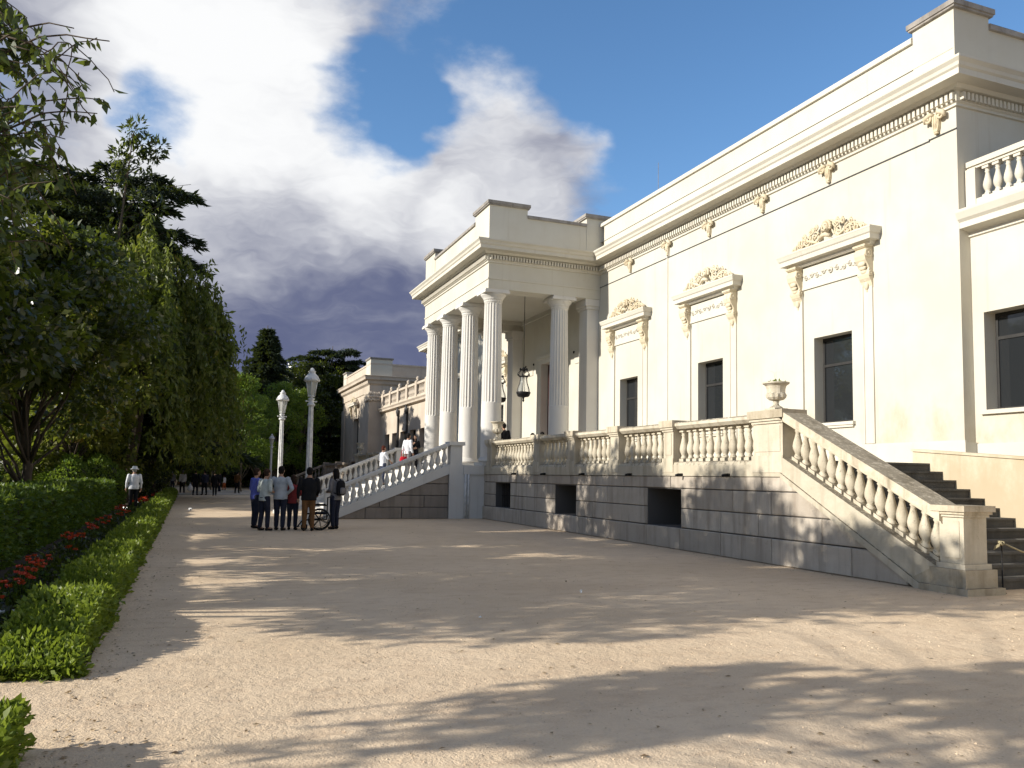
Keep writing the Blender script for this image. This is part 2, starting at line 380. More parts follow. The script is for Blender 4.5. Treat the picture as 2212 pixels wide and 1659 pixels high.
# cornice of main block (near side, portico, far side)
CORN = [(0, 9.94), (.05, 9.95), (.05, 10.00), (.09, 10.03), (.09, 10.25), (.20, 10.27), (.26, 10.34), (.54, 10.36), (.54, 10.49), (.58, 10.53), (.60, 10.60), (.66, 10.67), (.66, 10.72), (0, 10.80)]
b = MB(); b.sweep([(33.9, YF), (XW, YF), (XW, PF), (XT, PF), (XT, PN), (XW, PN), (XW, YN), (33.9, YN)], CORN); corn = pcorn = pb(b, 'cornice', 'plaster_trim')
dm = MB(); dm.box(-.09, 0, -.037, .037, 0, .16); dme = mm(dm, 'dentil', 'plaster_trim')
def dentils(parent, p0, p1, n, rz):
    for i in range(n):
        t = (i+.5)/n; inst(dme, 'dentil', parent, (p0[0]+(p1[0]-p0[0])*t, p0[1]+(p1[1]-p0[1])*t, 10.06), rz)
dentils(corn, (XW-.09, YN-.09), (XW-.09, PN-.1), 134, 0)
dentils(corn, (XW, YN-.09), (19.2, YN-.09), 30, math.pi/2)
dentils(pcorn, (XT-.09, PN-.09), (XT-.09, PF+.09), 74, 0)
dentils(pcorn, (XT, PN-.09), (XW-.2, PN-.09), 38, math.pi/2)

# parapets, copings, pedestals
def parapet(path, top=11.94):
    b = MB(); b.sweep(path, [(-.008, 10.70), (-.008, top), (-.42, top), (-.42, 10.70)]); pb(b, 'parapet', 'plaster')
def coping(path, z=11.94, t=.15, o=.06, m='coping'):
    b = MB(); b.sweep(path, [(o, z), (o, z+t*.75), (o-.03, z+t), (-.45, z+t), (-.45, z), (o, z)]); pb(b, 'coping', m)
parapet([(XW, PN-.3), (XW, YN), (33.9, YN)]); parapet([(33.9, YF), (XW, YF), (XW, PF+.3)]); parapet([(XW, PF), (XT, PF), (XT, PN), (XW-.01, PN)])
coping([(XW, PN-.1), (XW, 14.06)], m='plaster_trim'); coping([(16.57, YN), (33.9, YN)]); coping([(XW, 55.04), (XW, PF+.1)], m='plaster_trim')
coping([(XT, 37.6), (XT, 31.62)], 11.90, .13); coping([(12.21, PN), (14.82, PN)], 11.90, .13)
def pedestal(x0, x1, y0, y1, z1=12.26, o=.07):
    b = MB(); b.box(x0-.012, x1, y0-.012, y1, 10.72, z1); p = pb(b, 'parapet_pedestal', 'plaster')
    b = MB(); b.box(x0-o-.012, x1+o, y0-o-.012, y1+o, z1, z1+.05); b.box(x0-o-.04, x1+o+.03, y0-o-.04, y1+o+.03, z1+.05, z1+.17); pb(b, 'cap_stone', 'coping', p)
pedestal(XW, 16.55, YN, 14.05, 12.22); pedestal(XW, 16.55, 55.05, YF+.012, 12.22)
pedestal(XT, 12.2, PN, 31.6); pedestal(XT, 12.2, 37.6, PF+.012); pedestal(14.84, XW+.8, PN, 30.9)

# portico entablature, ceiling
b = MB(); b.box(XT, XT+.80, PN, PF, 8.93, 9.96); b.box(XT+.80, XW-.003, PN, PN+.80, 8.93, 9.96); b.box(XT+.80, XW-.003, PF-.80, PF, 8.93, 9.96); pb(b, 'entablature', 'plaster')
b = MB(); b.box(XT-.03, XT, PN-.03, PF+.03, 9.30, 9.36); b.box(XT, XW-.002, PN-.03, PN, 9.30, 9.36); pb(b, 'architrave_fillet', 'plaster_trim')
b = MB(); b.box(XT+.80, XW, PN+.80, PF-.80, 9.42, 9.6); b.box(XT+.8, XT+.92, PN+.8, PF-.8, 9.22, 9.42); b.box(XW-.12, XW-.003, PN+.8, PF-.8, 9.22, 9.42); b.box(XT+.92, XW-.12, PF-.92, PF-.8, 9.22, 9.42); pb(b, 'portico_ceiling', 'plaster')
b = MB(); b.box(XT+.3, XW, PN+.2, PF-.2, 10.8, 11.4); pb(b, 'portico_roof', 'coping')

# fluted columns
def column_meshes():
    n, fl = 100, 20; vs = []; fs = []
    zs = [0, .05, 1.0, 2.16, 2.20, 2.24, 2.4, 3.4, 4.4, 5.4, 6.05, 6.12, 6.16, 6.24]
    for z in zs:
        t = z/6.24; R = .405-.065*t**1.6
        dep = 0 if z < 2.2 or z > 6.1 else .034
        if z < .04: R += .03
        if z > 6.14: R += .025
        for i in range(n):
            a = 2*math.pi*i/n; ph = (i % (n//fl))/(n//fl)
            r = R-dep*(0 if ph < .01 else math.sin(math.pi*ph))
            vs.append((r*math.cos(a), r*math.sin(a), z))
    for j in range(len(zs)-1):
        for i in range(n): fs.append((j*n+i, j*n+(i+1) % n, (j+1)*n+(i+1) % n, (j+1)*n+i))
    sh = MB(); sh.add(vs, fs, False)
    ba = MB(); ba.box(-.5, .5, -.5, .5, 0, .15); ba.lathe([(.44, .15), (.49, .19), (.50, .24), (.47, .29), (.43, .31), (.43, .335)], n=28)
    ca = MB(); ca.lathe([(.365, 0), (.37, .05), (.39, .06), (.39, .09), (.40, .12), (.47, .2), (.51, .26), (.50, .29)], n=28); ca.box(-.52, .52, -.52, .52, .28, .37); ca.box(-.49, .49, -.49, .49, .37, .43)
    return mm(sh, 'column', 'white_stone'), mm(ba, 'base', 'white_stone'), mm(ca, 'capital', 'white_stone')
CSH, CBA, CCA = column_meshes()
def column(x, y):
    c = inst(CSH, 'column', palace, (x, y, ZT+.30)); inst(CBA, 'base', c, (x, y, ZT-.02)); inst(CCA, 'capital', c, (x, y, 8.50))
for y in (30.40, 33.26, 36.14, 38.70): column(10.99, y)
for y in (30.40, 38.70):
    column(13.88, y)
    b = MB(); b.box(XW-.52, XW-.004, y-.36, y+.36, ZT, 8.52); b.box(XW-.58, XW-.005, y-.42, y+.42, ZT, ZT+.3); b.box(XW-.58, XW-.005, y-.42, y+.42, 8.52, 8.64); b.box(XW-.64, XW-.006, y-.47, y+.47, 8.64, 8.928); pb(b, 'wall_pier', 'white_stone')

# windows
def window_meshes():
    fr = MB()
    for y0, y1, z0, z1 in ((-.68, -.62, 3.14, 5.44), (.62, .68, 3.14, 5.44), (-.62, .62, 5.37, 5.44), (-.62, .62, 3.14, 3.21), (-.62, .62, 4.66, 4.73)) : fr.box(.30, .36, y0, y1, z0, z1)
    p1 = MB(); p1.box(.33, .345, -.62, .62, 4.73, 5.37)
    p2 = MB(); p2.box(.33, .345, -.62, .62, 3.21, 4.66)
    si = MB(); si.box(-.09, .05, -.76, .76, 3.06, 3.14); si.box(-.06, .0, -.72, .72, 3.0, 3.06)
    return mm(fr, 'window', 'frame_dark'), mm(p1, 'pane', 'glass'), mm(p2, 'pane', 'glass'), mm(si, 'sill', 'plaster_trim')
WFR, WP1, WP2, WSI = window_meshes()
def surround_mesh():
    b = MB()
    for s in (-1, 1):
        y0, y1 = sorted((s*1.12, s*1.40)); b.box(-.035, 0, y0, y1, 2.56, 7.15); y0, y1 = sorted((s*1.06, s*1.12)); b.box(-.055, 0, y0, y1, 2.56, 6.81)
    b.box(-.045, 0, -1.12, 1.12, 6.81, 6.87); b.box(-.03, 0, -1.12, 1.12, 6.87, 7.40)
    return mm(b, 'window_surround', 'plaster_trim')
WSU = surround_mesh()
def hood_mesh():
    b = MB(); pr = [(0, 7.45), (.05, 7.46), (.09, 7.52), (.22, 7.54), (.22, 7.66), (.25, 7.69), (.28, 7.78), (.29, 7.80), (.29, 7.84), (0, 7.86)]
    b.sweep([(0, 1.42), (-.10, 1.42), (-.10, -1.42), (0, -1.42)], pr); b.box(-.12, 0, -1.44, 1.44, 7.44, 7.87)
    return mm(b, 'window_hood', 'plaster_trim')
def console_mesh():
    b = MB(); pts = [(0, 7.45), (-.27, 7.45), (-.27, 7.38), (-.22, 7.35), (-.25, 7.28), (-.27, 7.18), (-.24, 7.07), (-.17, 6.97), (-.12, 6.88), (-.14, 6.80), (-.15, 6.72), (-.12, 6.63), (-.07, 6.56), (-.03, 6.42), (0, 6.40)]
    b.prism(pts, 1, -.17, .17)
    for s in (-1, 1):      # volute discs and a leaf drop
        for x, z, r in ((-.15, 7.24, .115), (-.085, 6.74, .075)):
            b.lathe([(r, 0), (r*.96, .02), (r*.7, .022), (r*.62, .012), (r*.3, .014), (r*.26, .03), (.001, .034)], n=14)
            for i in range(len(b.v)-14*7, len(b.v)):
                v = b.v[i]; b.v[i] = (x+v[0], s*(.17+v[2]), z+v[1])
    for q in range(5): b.ell((-.20+.035*q, 0, 6.98-.09*q), (.05, .13-.012*q, .07), 8, 5)
    b.ell((-.05, 0, 6.47), (.05, .07, .12), 8, 6); b.ell((-.03, .0, 6.36), (.03, .035, .07), 8, 5)
    b.box(-.29, 0, -.20, .20, 7.40, 7.452)
    return mm(b, 'console', 'ornament')
def spiral(b, cy, cz, r, turns, s, x, tr):
    pts = []; rad = []
    m = int(12*turns)
    for i in range(m+1):
        t = i/m; a = s*2*math.pi*turns*t+math.pi/2; q = r*(1-.82*t); pts.append((x-.03*t, cy+q*math.cos(a), cz+q*math.sin(a))); rad.append(tr*(1-.35*t))
    b.tube(pts, rad, 5); b.ell((x-.04, cy, cz), (.035, r*.2, r*.2), 6, 4)
def cresting_mesh():
    rnd = random.Random(5); b = MB(); b.box(-.20, -.06, -1.36, 1.36, 7.86, 7.92)
    for s in (-1, 1):
        for cy, cz, r in ((.42, 8.10, .155), (.74, 8.06, .14), (1.02, 8.01, .105), (1.25, 7.97, .07), (.58, 8.30, .09), (.86, 8.22, .07), (.40, 8.36, .07)):
            spiral(b, s*cy, cz, r, 1.6, s, -.13, .030)
        for k in range(13):   # acanthus blades
            y = .25+rnd.random()*1.0; z = 7.95+rnd.random()*.42*(1.25-y)/1.0+.04; a = rnd.uniform(.2, 1.3)
            R = Matrix.Rotation(s*a, 3, 'X'); b.ell((-.12-rnd.random()*.06, s*y, z), (.022, .03, .10), 6, 5, R)
        b.tube([(-.12, s*.28, 7.92), (-.14, s*.5, 8.0), (-.12, s*.9, 8.16), (-.12, s*1.2, 8.05), (-.12, s*1.36, 7.94)], [.03, .04, .035, .03, .02], 6)
    return mm(b, 'cresting', 'ornament')
def mask_mesh():
    b = MB(); b.ell((-.17, 0, 8.26), (.11, .105, .145), 12, 9); b.ell((-.285, 0, 8.25), (.03, .02, .035), 6, 5)        # face, nose
    for s in (-1, 1): b.ell((-.25, s*.045, 8.20), (.03, .035, .03), 6, 4); b.ell((-.255, s*.04, 8.315), (.03, .035, .014), 6, 4)
    b.ell((-.25, 0, 8.165), (.03, .03, .02), 6, 4)
    for k in range(15):       # hair and shell rim
        a = math.pi*(k/14)*1.2-.1*math.pi; b.ell((-.15, .145*math.cos(a), 8.27+.165*math.sin(a)), (.06, .042, .042), 6, 5)
    b.tube([(-.06, .27*math.cos(math.pi*i/12), 8.16+.30*math.sin(math.pi*i/12)) for i in range(13)], .035, 6)
    b.tube([(-.2, -.17, 8.0), (-.24, -.05, 8.06), (-.24, .05, 8.06), (-.2, .17, 8.0)], [.05, .06, .06, .05], 6)
    return mm(b, 'mask', 'ornament')
def panel_mesh():
    b = MB(); spiral(b, 0, 7.14, .09, 1.2, 1, -.05, .016)
    for s in (-1, 1):
        for k, y in enumerate((.25, .48, .7, .9)): spiral(b, s*y, 7.14+.02*(-1)**k, .075, 1.4, s*(-1)**k, -.045, .013)
        for k, y in enumerate((.16, .37, .6, .8, .99)): b.ell((-.04, s*y, 7.14+.05*(-1)**k), (.014, .05, .02), 6, 4)
    return mm(b, 'frieze_panel', 'plaster_trim')
WHO, WCO, WCR, WMA, WPA = hood_mesh(), console_mesh(), cresting_mesh(), mask_mesh(), panel_mesh()
for y in WIN+WINF:
    w = inst(WFR, 'window', palace, (XW, y, 0)); inst(WP1, 'pane', w, (XW, y, 0)); inst(WP2, 'pane', w, (XW, y, 0)); inst(WSI, 'sill', w, (XW, y, 0))
    inst(WSU, 'window_surround', palace, (XW, y, 0))
    h = inst(WHO, 'window_hood', palace, (XW, y, 0))
    for s in (-1, 1): inst(WCO, 'console', h, (XW, y+s*1.24, 0))
    inst(WCR, 'cresting', h, (XW, y, 0)); inst(WMA, 'mask', h, (XW, y, 0)); inst(WPA, 'frieze_panel', h, (XW, y, 0))
# frieze corbels, cable, base course, panel joint
def corbel_mesh():
    b = MB()
    for s in (-1, 1):
        spiral(b, s*.17, 9.86, .085, 1.4, s, -.10, .035); b.tube([(-.06, s*.06, 9.93), (-.12, s*.12, 9.96), (-.13, s*.24, 9.90), (-.10, s*.26, 9.80)], [.05, .06, .06, .03], 6)
    b.prism([(-.10, 9.94), (.10, 9.94), (.08, 9.66), (.05, 9.54), (-.05, 9.54), (-.08, 9.66)], 0, 0, -.085)
    for y in (-.05, 0, .05): b.tube([(-.09, y, 9.90), (-.10, y*.9, 9.72), (-.07, y*.7, 9.58)], [.02, .02, .012], 5)
    b.ell((-.05, 0, 9.51), (.05, .06, .035), 8, 5)
    return mm(b, 'frieze_corbel', 'ornament')
WBR = corbel_mesh()
for y in (13.42, 16.82, 19.52, 22.20, 24.70, 27.36): inst(WBR, 'frieze_corbel', palace, (XW, y, 0)); inst(WBR, 'frieze_corbel', palace, (XW, 2*YC-y, 0))
b = MB(); b.box(XW-.022, XW, YN-.012, 13.65, 9.43, 9.455); b.box(XW-.022, XW, 13.65, PN-.01, 9.405, 9.43); b.box(XW-.022, XW, 13.64, 13.66, 9.40, 9.46); pb(b, 'cable', 'cable')
b = MB(); b.box(XW-.07, XW, YN-.07, PN, ZT, 2.50); b.box(XW-.05, XW, YN-.05, PN, 2.50, 2.55); b.box(XW, 34, YN-.07, YN, 0, 2.50); pb(b, 'base_course', 'plaster_trim')
b = MB(); b.box(XW-.028, XW, 24.72, 24.80, 2.55, 9.40); b.box(XW-.028, XW, 24.62, 24.78, 9.46, 9.94); pb(b, 'wall_strip', 'plaster_trim')
# portico door, plaques
b = MB(); b.box(XW+.30, XW+.36, 33.3, 34.53, ZT, 6.95); b.box(XW+.30, XW+.36, 34.57, 35.8, ZT, 6.95)
for y in (33.45, 34.7):
    for z in (2.3, 3.9, 5.4): b.box(XW+.27, XW+.30, y, y+.92, z, z+1.2)
pb(b, 'door', 'door_wood')
b = MB()
for y0, y1 in ((33.02, 33.3), (35.8, 36.08)): b.box(XW-.06, XW, y0, y1, ZT, 7.2)
b.box(XW-.06, XW, 33.3, 35.8, 6.95, 7.2); b.box(XW-.14, XW, 32.9, 36.2, 7.2, 7.33); pb(b, 'door_surround', 'plaster_trim')
for y in (37.3, 31.8):
    b = MB(); b.box(XW-.035, XW, y-.42, y+.42, 6.55, 7.05); p = pb(b, 'plaque', 'plaster_trim')
    b = MB()
    for s in (-1, 1): b.box(XW-.05, XW, y+s*.5-.03, y+s*.5+.03, 7.02, 7.12)
    pb(b, 'plaque_fixing', 'iron', p)
b = MB(); b.lathe([(.35, 11.3), (.35, 12.2), (.12, 13.6), (.05, 14.2), (.012, 14.3), (.010, 16.1)], (19.5, 32.0, 0), 10); pb(b, 'roof_finial', 'coping')

# balusters
BPROF = [(.068, .07), (.075, .09), (.062, .12), (.05, .14), (.062, .17), (.092, .24), (.10, .30), (.088, .38), (.062, .48), (.046, .56), (.042, .60), (.058, .625), (.042, .65), (.05, .68), (.066, .70)]
def baluster_mesh(h, slope=0., axis=1, m='balustrade_stone', n=10, fat=1.0):
    k = h/.77; b = MB(); b.box(-.082*fat, .082*fat, -.082*fat, .082*fat, 0, .07*k); b.lathe([(r*fat, z*k) for r, z in BPROF], n=n); b.box(-.078*fat, .078*fat, -.078*fat, .078*fat, .70*k, h)
    if slope: b.v = [(v[0], v[1], v[2]+slope*v[axis]) for v in b.v]
    return mm(b, 'baluster', m)
# --- near wing to the right of the main block
b = MB(); XN = 15.80; wall_x(b, XN, -3, YN, 0, 7.1, [(11.2, 12.66, 3.19, 5.3), (6.2, 7.7, 3.19, 5.3), (1.2, 2.7, 3.19, 5.3)], .42); pb(b, 'wing_wall', 'plaster')
for y0 in (11.2, 6.2, 1.2):
    fr = MB()
    for a, c, e, f in ((0, .06, 3.19, 5.3), (1.40, 1.46, 3.19, 5.3), (.06, 1.40, 5.23, 5.3), (.06, 1.40, 3.19, 3.26), (.06, 1.40, 4.72, 4.79)): fr.box(XN+.34, XN+.40, y0+a, y0+c, e, f)
    w = pb(fr, 'window', 'frame_dark')
    p = MB(); p.box(XN+.365, XN+.38, y0+.06, y0+1.40, 4.79, 5.23); pb(p, 'pane', 'glass', w)
    p = MB(); p.box(XN+.365, XN+.38, y0+.06, y0+1.40, 3.26, 4.72); pb(p, 'pane', 'glass', w)
    p = MB(); p.box(XN-.08, XN+.05, y0-.1, y0+1.56, 3.10, 3.19); pb(p, 'sill', 'plaster_trim', w)
b = MB(); b.sweep([(XN, YN-.005), (XN, -3)], [(0, 7.0), (.05, 7.02), (.05, 7.10), (.12, 7.14), (.32, 7.17), (.32, 7.30), (.38, 7.36), (.44, 7.50), (.44, 7.56), (0, 7.62)]); pb(b, 'wing_cornice', 'plaster_trim')
b = MB(); b.add([(XN-.3, -3, 7.58), (32, -3, 7.58), (32, YN-.01, 7.58), (XN-.3, YN-.01, 7.58)], [(0, 1, 2, 3)]); b.box(17.4, 31, -2.8, YN-.1, .2, 7.4); pb(b, 'wing_roof', 'coping')
b = MB(); b.box(XN-.05, XN, -3, YN-.08, 0, 2.48); pb(b, 'base_course', 'plaster_trim')
b = MB(); b.box(XN-.10, XN+.12, -3, YN-.02, 7.60, 7.80); b.box(XN-.06, XN+.16, -3, YN-.02, 8.50, 8.56); b.box(XN-.10, XN+.20, -3, YN-.02, 8.56, 8.68); rb = pb(b, 'roof_balustrade', 'plaster_trim')
b = MB(); b.box(XN-.12, XN+.20, 12.68, YN-.02, 7.58, 8.5); pb(b, 'post', 'plaster_trim', rb)
b = MB(); b.box(XN-.12, XN+.20, 9.0, 9.3, 7.58, 8.5); pb(b, 'post', 'plaster_trim', rb)
bw = baluster_mesh(.70, m='plaster_trim')
for i in range(26):
    y = 12.5-.245*i
    if not 8.85 < y < 9.45: inst(bw, 'baluster', rb, (XN+.04, y, 7.80))
# --- far wing and end pavilion
XG, PVN, PVF = 16.6, 75.96, 90.3
doors = [(72.45, 74.35), (69.5, 71.4), (66.55, 68.4), (63.3, 65.3), (60.2, 62.2), (57.4, 59.2)]
b = MB(); wall_x(b, XG, YF, PVN, 0, 7.6, [(a, c, 2.0, 5.24) for a, c in doors], .4); pb(b, 'wing_wall', 'plaster_far_shaded')
for a, c in doors:
    p = MB(); p.box(XG+.34, XG+.40, a, a+.09, 2, 5.24); p.box(XG+.34, XG+.40, c-.09, c, 2, 5.24); p.box(XG+.34, XG+.40, a+.09, c-.09, 4.3, 4.4); p.box(XG+.34, XG+.40, a+.09, c-.09, 5.14, 5.24); w = pb(p, 'window', 'frame_dark')
    p = MB(); p.box(XG+.37, XG+.385, a+.09, c-.09, 2, 4.3); pb(p, 'pane', 'glass', w)
    p = MB(); p.box(XG+.37, XG+.385, a+.09, c-.09, 4.4, 5.14); pb(p, 'pane', 'glass', w)
b = MB(); b.sweep([(XG, PVN), (XG, YF)], [(0, 7.25), (.06, 7.3), (.3, 7.36), (.32, 7.5), (.42, 7.62), (.42, 7.68), (0, 7.74)]); pb(b, 'wing_cornice', 'plaster_far_shaded')
b = MB(); b.add([(XG-.2, YF, 7.70), (32, YF, 7.70), (32, PVN, 7.70), (XG-.2, PVN, 7.70)], [(0, 1, 2, 3)]); b.box(17.6, 31, YF+.1, PVN-.1, .2, 7.5); pb(b, 'wing_roof', 'coping')
b = MB(); b.box(XG-.15, XG+.1, YF+.02, PVN-.02, 7.68, 7.9); b.box(XG-.18, XG+.13, YF+.02, PVN-.02, 8.72, 8.9); rb = pb(b, 'roof_balustrade', 'plaster_far_shaded')
for y in (74.9, 71.9, 68.9, 65.9, 62.9, 59.9):
    b = MB(); b.box(XG-.22, XG+.15, y-.3, y+.3, 7.66, 9.0); b.lathe([(.18, 9.0), (.2, 9.05), (.08, 9.1), (.16, 9.2), (.12, 9.32), (.03, 9.4)], (XG-.03, y, 0), 8); pb(b, 'post', 'plaster_far_shaded', rb)
bf = baluster_mesh(.82, m='plaster_far_shaded', n=6)
for i in range(54):
    y = 75.6-.35*i
    if y > YF+.2 and min(abs(y-q) for q in (74.9, 71.9, 68.9, 65.9, 62.9, 59.9)) > .4: inst(bf, 'baluster', rb, (XG-.02, y, 7.9))
for y in (68.9, 65.9):
    b = MB(); b.tube([(XG-.1, y, 2), (XG-.1, y, 6.9), (XG-.2, y, 7.3)], .09, 6); b.lathe([(.12, 6.6), (.2, 6.95), (.2, 7.1)], (XG-.12, y, 0), 8); pb(b, 'drainpipe', 'cable')
b = MB(); wall_x(b, XW, PVN, PVF, 0, 10.75, [(81.1, 83.9, 2.9, 7.15)], .5)
for y in (PVN, PVF): b.add([(XW, y, 0), (30, y, 0), (30, y, 10.75), (XW, y, 10.75)], [(0, 1, 2, 3)])
b.add([(30, PVN, 0), (30, PVF, 0), (30, PVF, 10.75), (30, PVN, 10.75)], [(0, 1, 2, 3)]); pb(b, 'pavilion_wall', 'plaster_far_shaded')
b = MB(); b.sweep([(30, PVF), (XW, PVF), (XW, PVN), (30, PVN)], [(0, 9.2), (.08, 9.25), (.1, 9.9), (.3, 10.05), (.36, 10.34), (.6, 10.40), (.62, 10.6), (.72, 10.75), (0, 10.85)]); pb(b, 'pavilion_cornice', 'plaster_far_shaded')
b = MB(); b.sweep([(30, PVF), (XW, PVF), (XW, PVN), (30, PVN)], [(-.01, 10.7), (-.01, 11.85), (.05, 11.85), (.05, 12.0), (-.5, 12.0), (-.5, 10.7)]); b.add([(XW+.1, PVN+.1, 11.2), (30, PVN+.1, 11.2), (30, PVF-.1, 11.2), (XW+.1, PVF-.1, 11.2)], [(0, 1, 2, 3)]); pb(b, 'pavilion_parapet', 'plaster_far_shaded')
pedestal(XW-.02, 17.5, PVN-.02, 78.0, 12.35); pedestal(XW-.02, 17.5, 88.4, PVF+.03, 12.35)
b = MB(); b.box(XW-.12, XW+1.15, PVN-.12, PVN+1.5, 2, 8.4); pb(b, 'corner_pilaster', 'plaster_far_shaded')
b = MB(); b.box(XW-.12, XW+1.15, PVF-1.5, PVF+.1, 2, 8.4); pb(b, 'corner_pilaster', 'plaster_far_shaded')
b = MB(); rnd = random.Random(3)
b.prism([(XW-.1, PVN-.1), (XW+1.2, PVN-.1), (XW+1.2, PVN+1.5), (XW-.1, PVN+1.5)], 2, 8.4, 9.2)
for k in range(9):
    for z, r in ((8.55, .16), (8.85, .2), (9.1, .16)):
        b.ell((XW-.1+1.25*k/8, PVN-.16, z+rnd.uniform(-.05, .05)), (.12, .10, r), 6, 5); b.ell((XW-.16, PVN-.1+1.6*k/8, z+rnd.uniform(-.05, .05)), (.10, .12, r), 6, 5)
pb(b, 'pilaster_capital', 'plaster_far_shaded')
p = MB(); p.box(XW+.42, XW+.48, 81.1, 81.2, 2.9, 7.15); p.box(XW+.42, XW+.48, 83.8, 83.9, 2.9, 7.15); p.box(XW+.42, XW+.48, 81.2, 83.8, 5.4, 5.5); w = pb(p, 'window', 'frame_dark')
p = MB(); p.box(XW+.45, XW+.465, 81.2, 83.8, 2.9, 5.4); pb(p, 'pane', 'glass', w); p = MB(); p.box(XW+.45, XW+.465, 81.2, 83.8, 5.5, 7.15); pb(p, 'pane', 'glass', w)
h = inst(WHO, 'window_hood', palace, (XW-.25, 82.5, .85)); inst(WCR, 'cresting', h, (XW-.25, 82.5, .85)); inst(WMA, 'mask', h, (XW-.25, 82.5, .85))
for s in (-1, 1): inst(WCO, 'console', h, (XW-.2, 82.5+s*1.3, .85))

# ------------------------------------------------------------------ terrace
terrace = thing('terrace', 'raised stone terrace of grey ashlar blocks with dark cellar openings', 'terrace', (XT+.5, 21, 0))
SL_LO = lambda y: 1.69-(12.82-y)*.548      # lower edge of the stair string, in (y, z)
OPEN = [(27.2, 28.72), (21.9, 23.40), (16.38, 17.88)]
b = MB(); b.prism([(30.05, 0), (30.05, 1.68), (12.8, 1.68), (9.9, .08), (9.9, 0)], 0, XT+1.0, XT+1.3)
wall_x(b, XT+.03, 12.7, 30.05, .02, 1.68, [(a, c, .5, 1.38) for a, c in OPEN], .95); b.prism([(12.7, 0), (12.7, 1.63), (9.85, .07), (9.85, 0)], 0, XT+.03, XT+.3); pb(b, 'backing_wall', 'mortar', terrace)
rnd = random.Random(21)
def courses(rows, y0, y1, lens, mk):
    for r, (z0, z1, gaps) in enumerate(rows):
        segs = []; a = y0
        for g0, g1 in sorted(gaps)+[(y1, y1)]:
            if g0-a > .05: segs.append((a, g0))
            a = g1
        for s0, s1 in segs:
            n = max(1, round((s1-s0)/lens)); cuts = [s0]
            for i in range(1, n): cuts.append(s0+(s1-s0)*(i+rnd.uniform(-.22, .22)+(.25 if r % 2 else -.15))/n)
            cuts.append(s1)
            for i in range(n): mk(cuts[i]+.010, cuts[i+1]-.010, z0+.010, z1-.010, r)
def mk_t(y0, y1, z0, z1, r):
    poly = clip([(y0, z0), (y1, z0), (y1, z1), (y0, z1)], -.548, 1, 1.69-12.82*.548-.01)
    if len(poly) < 3: return
    fr = XT-(.055 if r == 0 else rnd.uniform(0, .010)); bb = MB(); bb.block(poly, 0, XT+.10, fr, .014); pb(bb, 'stone_block', 'ashlar', terrace)
courses([(0, .5, []), (.5, .945, OPEN), (.945, 1.40, OPEN), (1.40, 1.69, [])], 9.9, 30.05, 1.75, mk_t)
for a, c in OPEN[:1]:
    bb = MB(); n = 9
    for i in range(n): bb.tube([(XT+.27, a+(c-a)*(i+.5)/n, .5), (XT+.27, a+(c-a)*(i+.5)/n, 1.38)], .009, 5)
    bb.box(XT+.26, XT+.28, a, c, .92, .94); pb(bb, 'grille', 'iron', terrace)
for y in (26.6, 24.07, 21.3, 18.6, 16.26, 14.49):
    bb = MB(); bb.tube([(XT+.05, y, 1.72), (XT-.14, y+.02, 1.715), (XT-.20, y+.03, 1.70)], [.035, .033, .028], 6); pb(bb, 'water_spout', 'iron', terrace)
# floors
b = MB(); b.box(XT+.06, XW, 12.85, PN+.1, 1.7, ZT); pb(b, 'terrace_floor', 'floor_stone', terrace)
b = MB(); b.prism([(XT-.03, 1.69), (XT-.03, 1.93), (XT, 2.0), (XT+.03, 2.02), (XT+.40, 2.02), (XT+.40, 1.69)], 1, 12.8, 30.12); pb(b, 'plinth_course', 'balustrade_stone', terrace)

# balustrade along the terrace front
def balustrade(name, label, posts, mesh, pitch, y_lo, y_hi, x=XT+.02, zb=2.02, zr=2.78, zt=2.94):
    t = thing(name, label, 'balustrade', (x, (y_lo+y_hi)/2, zb))
    for y, w in posts:
        bb = MB(); x0 = x-.03; bb.box(x0, x0+.42, y-w/2, y+w/2, zb-.002, zr); bb.box(x0-.03, x0+.45, y-w/2-.03, y+w/2+.03, zb-.25, zb+.08); bb.box(x0-.012, x0, y-w/2+.07, y+w/2-.07, zb+.16, zr-.1)
        bb.box(x0-.03, x0+.45, y-w/2-.03, y+w/2+.03, zr-.05, zr); bb.box(x0-.06, x0+.48, y-w/2-.06, y+w/2+.06, zr, zr+.05); p = pb(bb, 'post', 'balustrade_stone', t)
        bb = MB(); bb.box(x0-.09, x0+.51, y-w/2-.09, y+w/2+.09, zr+.05, zt+.05); pb(bb, 'post_cap', 'lichen_stone', p)
    ps = sorted(posts)
    for (ya, wa), (yb, wb) in zip(ps[:-1], ps[1:]):
        a, c = ya+wa/2, yb-wb/2; bb = MB()
        bb.prism([(x+.02, zr), (x-.02, zr+.04), (x-.05, zr+.07), (x-.05, zt-.03), (x-.01, zt), (x+.37, zt), (x+.41, zt-.03), (x+.41, zr+.07), (x+.34, zr)], 1, a+.055, c-.055); pb(bb, 'rail', 'balustrade_stone', t)
        n = max(1, round((c-a)/pitch))
        for i in range(n):
            o = inst(mesh, 'baluster', t, (x+.18+rnd.uniform(-.008, .008), a+(c-a)*(i+.5)/n+rnd.uniform(-.012, .012), zb), rnd.choice((0, 1, 2, 3))*math.pi/2+rnd.uniform(-.06, .06)); o.rotation_euler.x = rnd.gauss(0, .008)
    return t
BT = baluster_mesh(.76, m='balustrade_stone', n=12)
balustrade('balustrade', 'weathered stone balustrade along the front of the terrace', [(29.40, .5), (24.87, .46), (22.25, .46), (19.56, .45), (16.89, .42), (13.28, .88)], BT, .275, 12.8, 29.6)
balustrade('balustrade', 'pale stone balustrade of the terrace beyond the portico staircase', [(39.7, .5), (44.2, .46), (47, .46), (50, .45), (52.3, .42), (55.8, .88)], BT, .4, 39.5, 56.3)
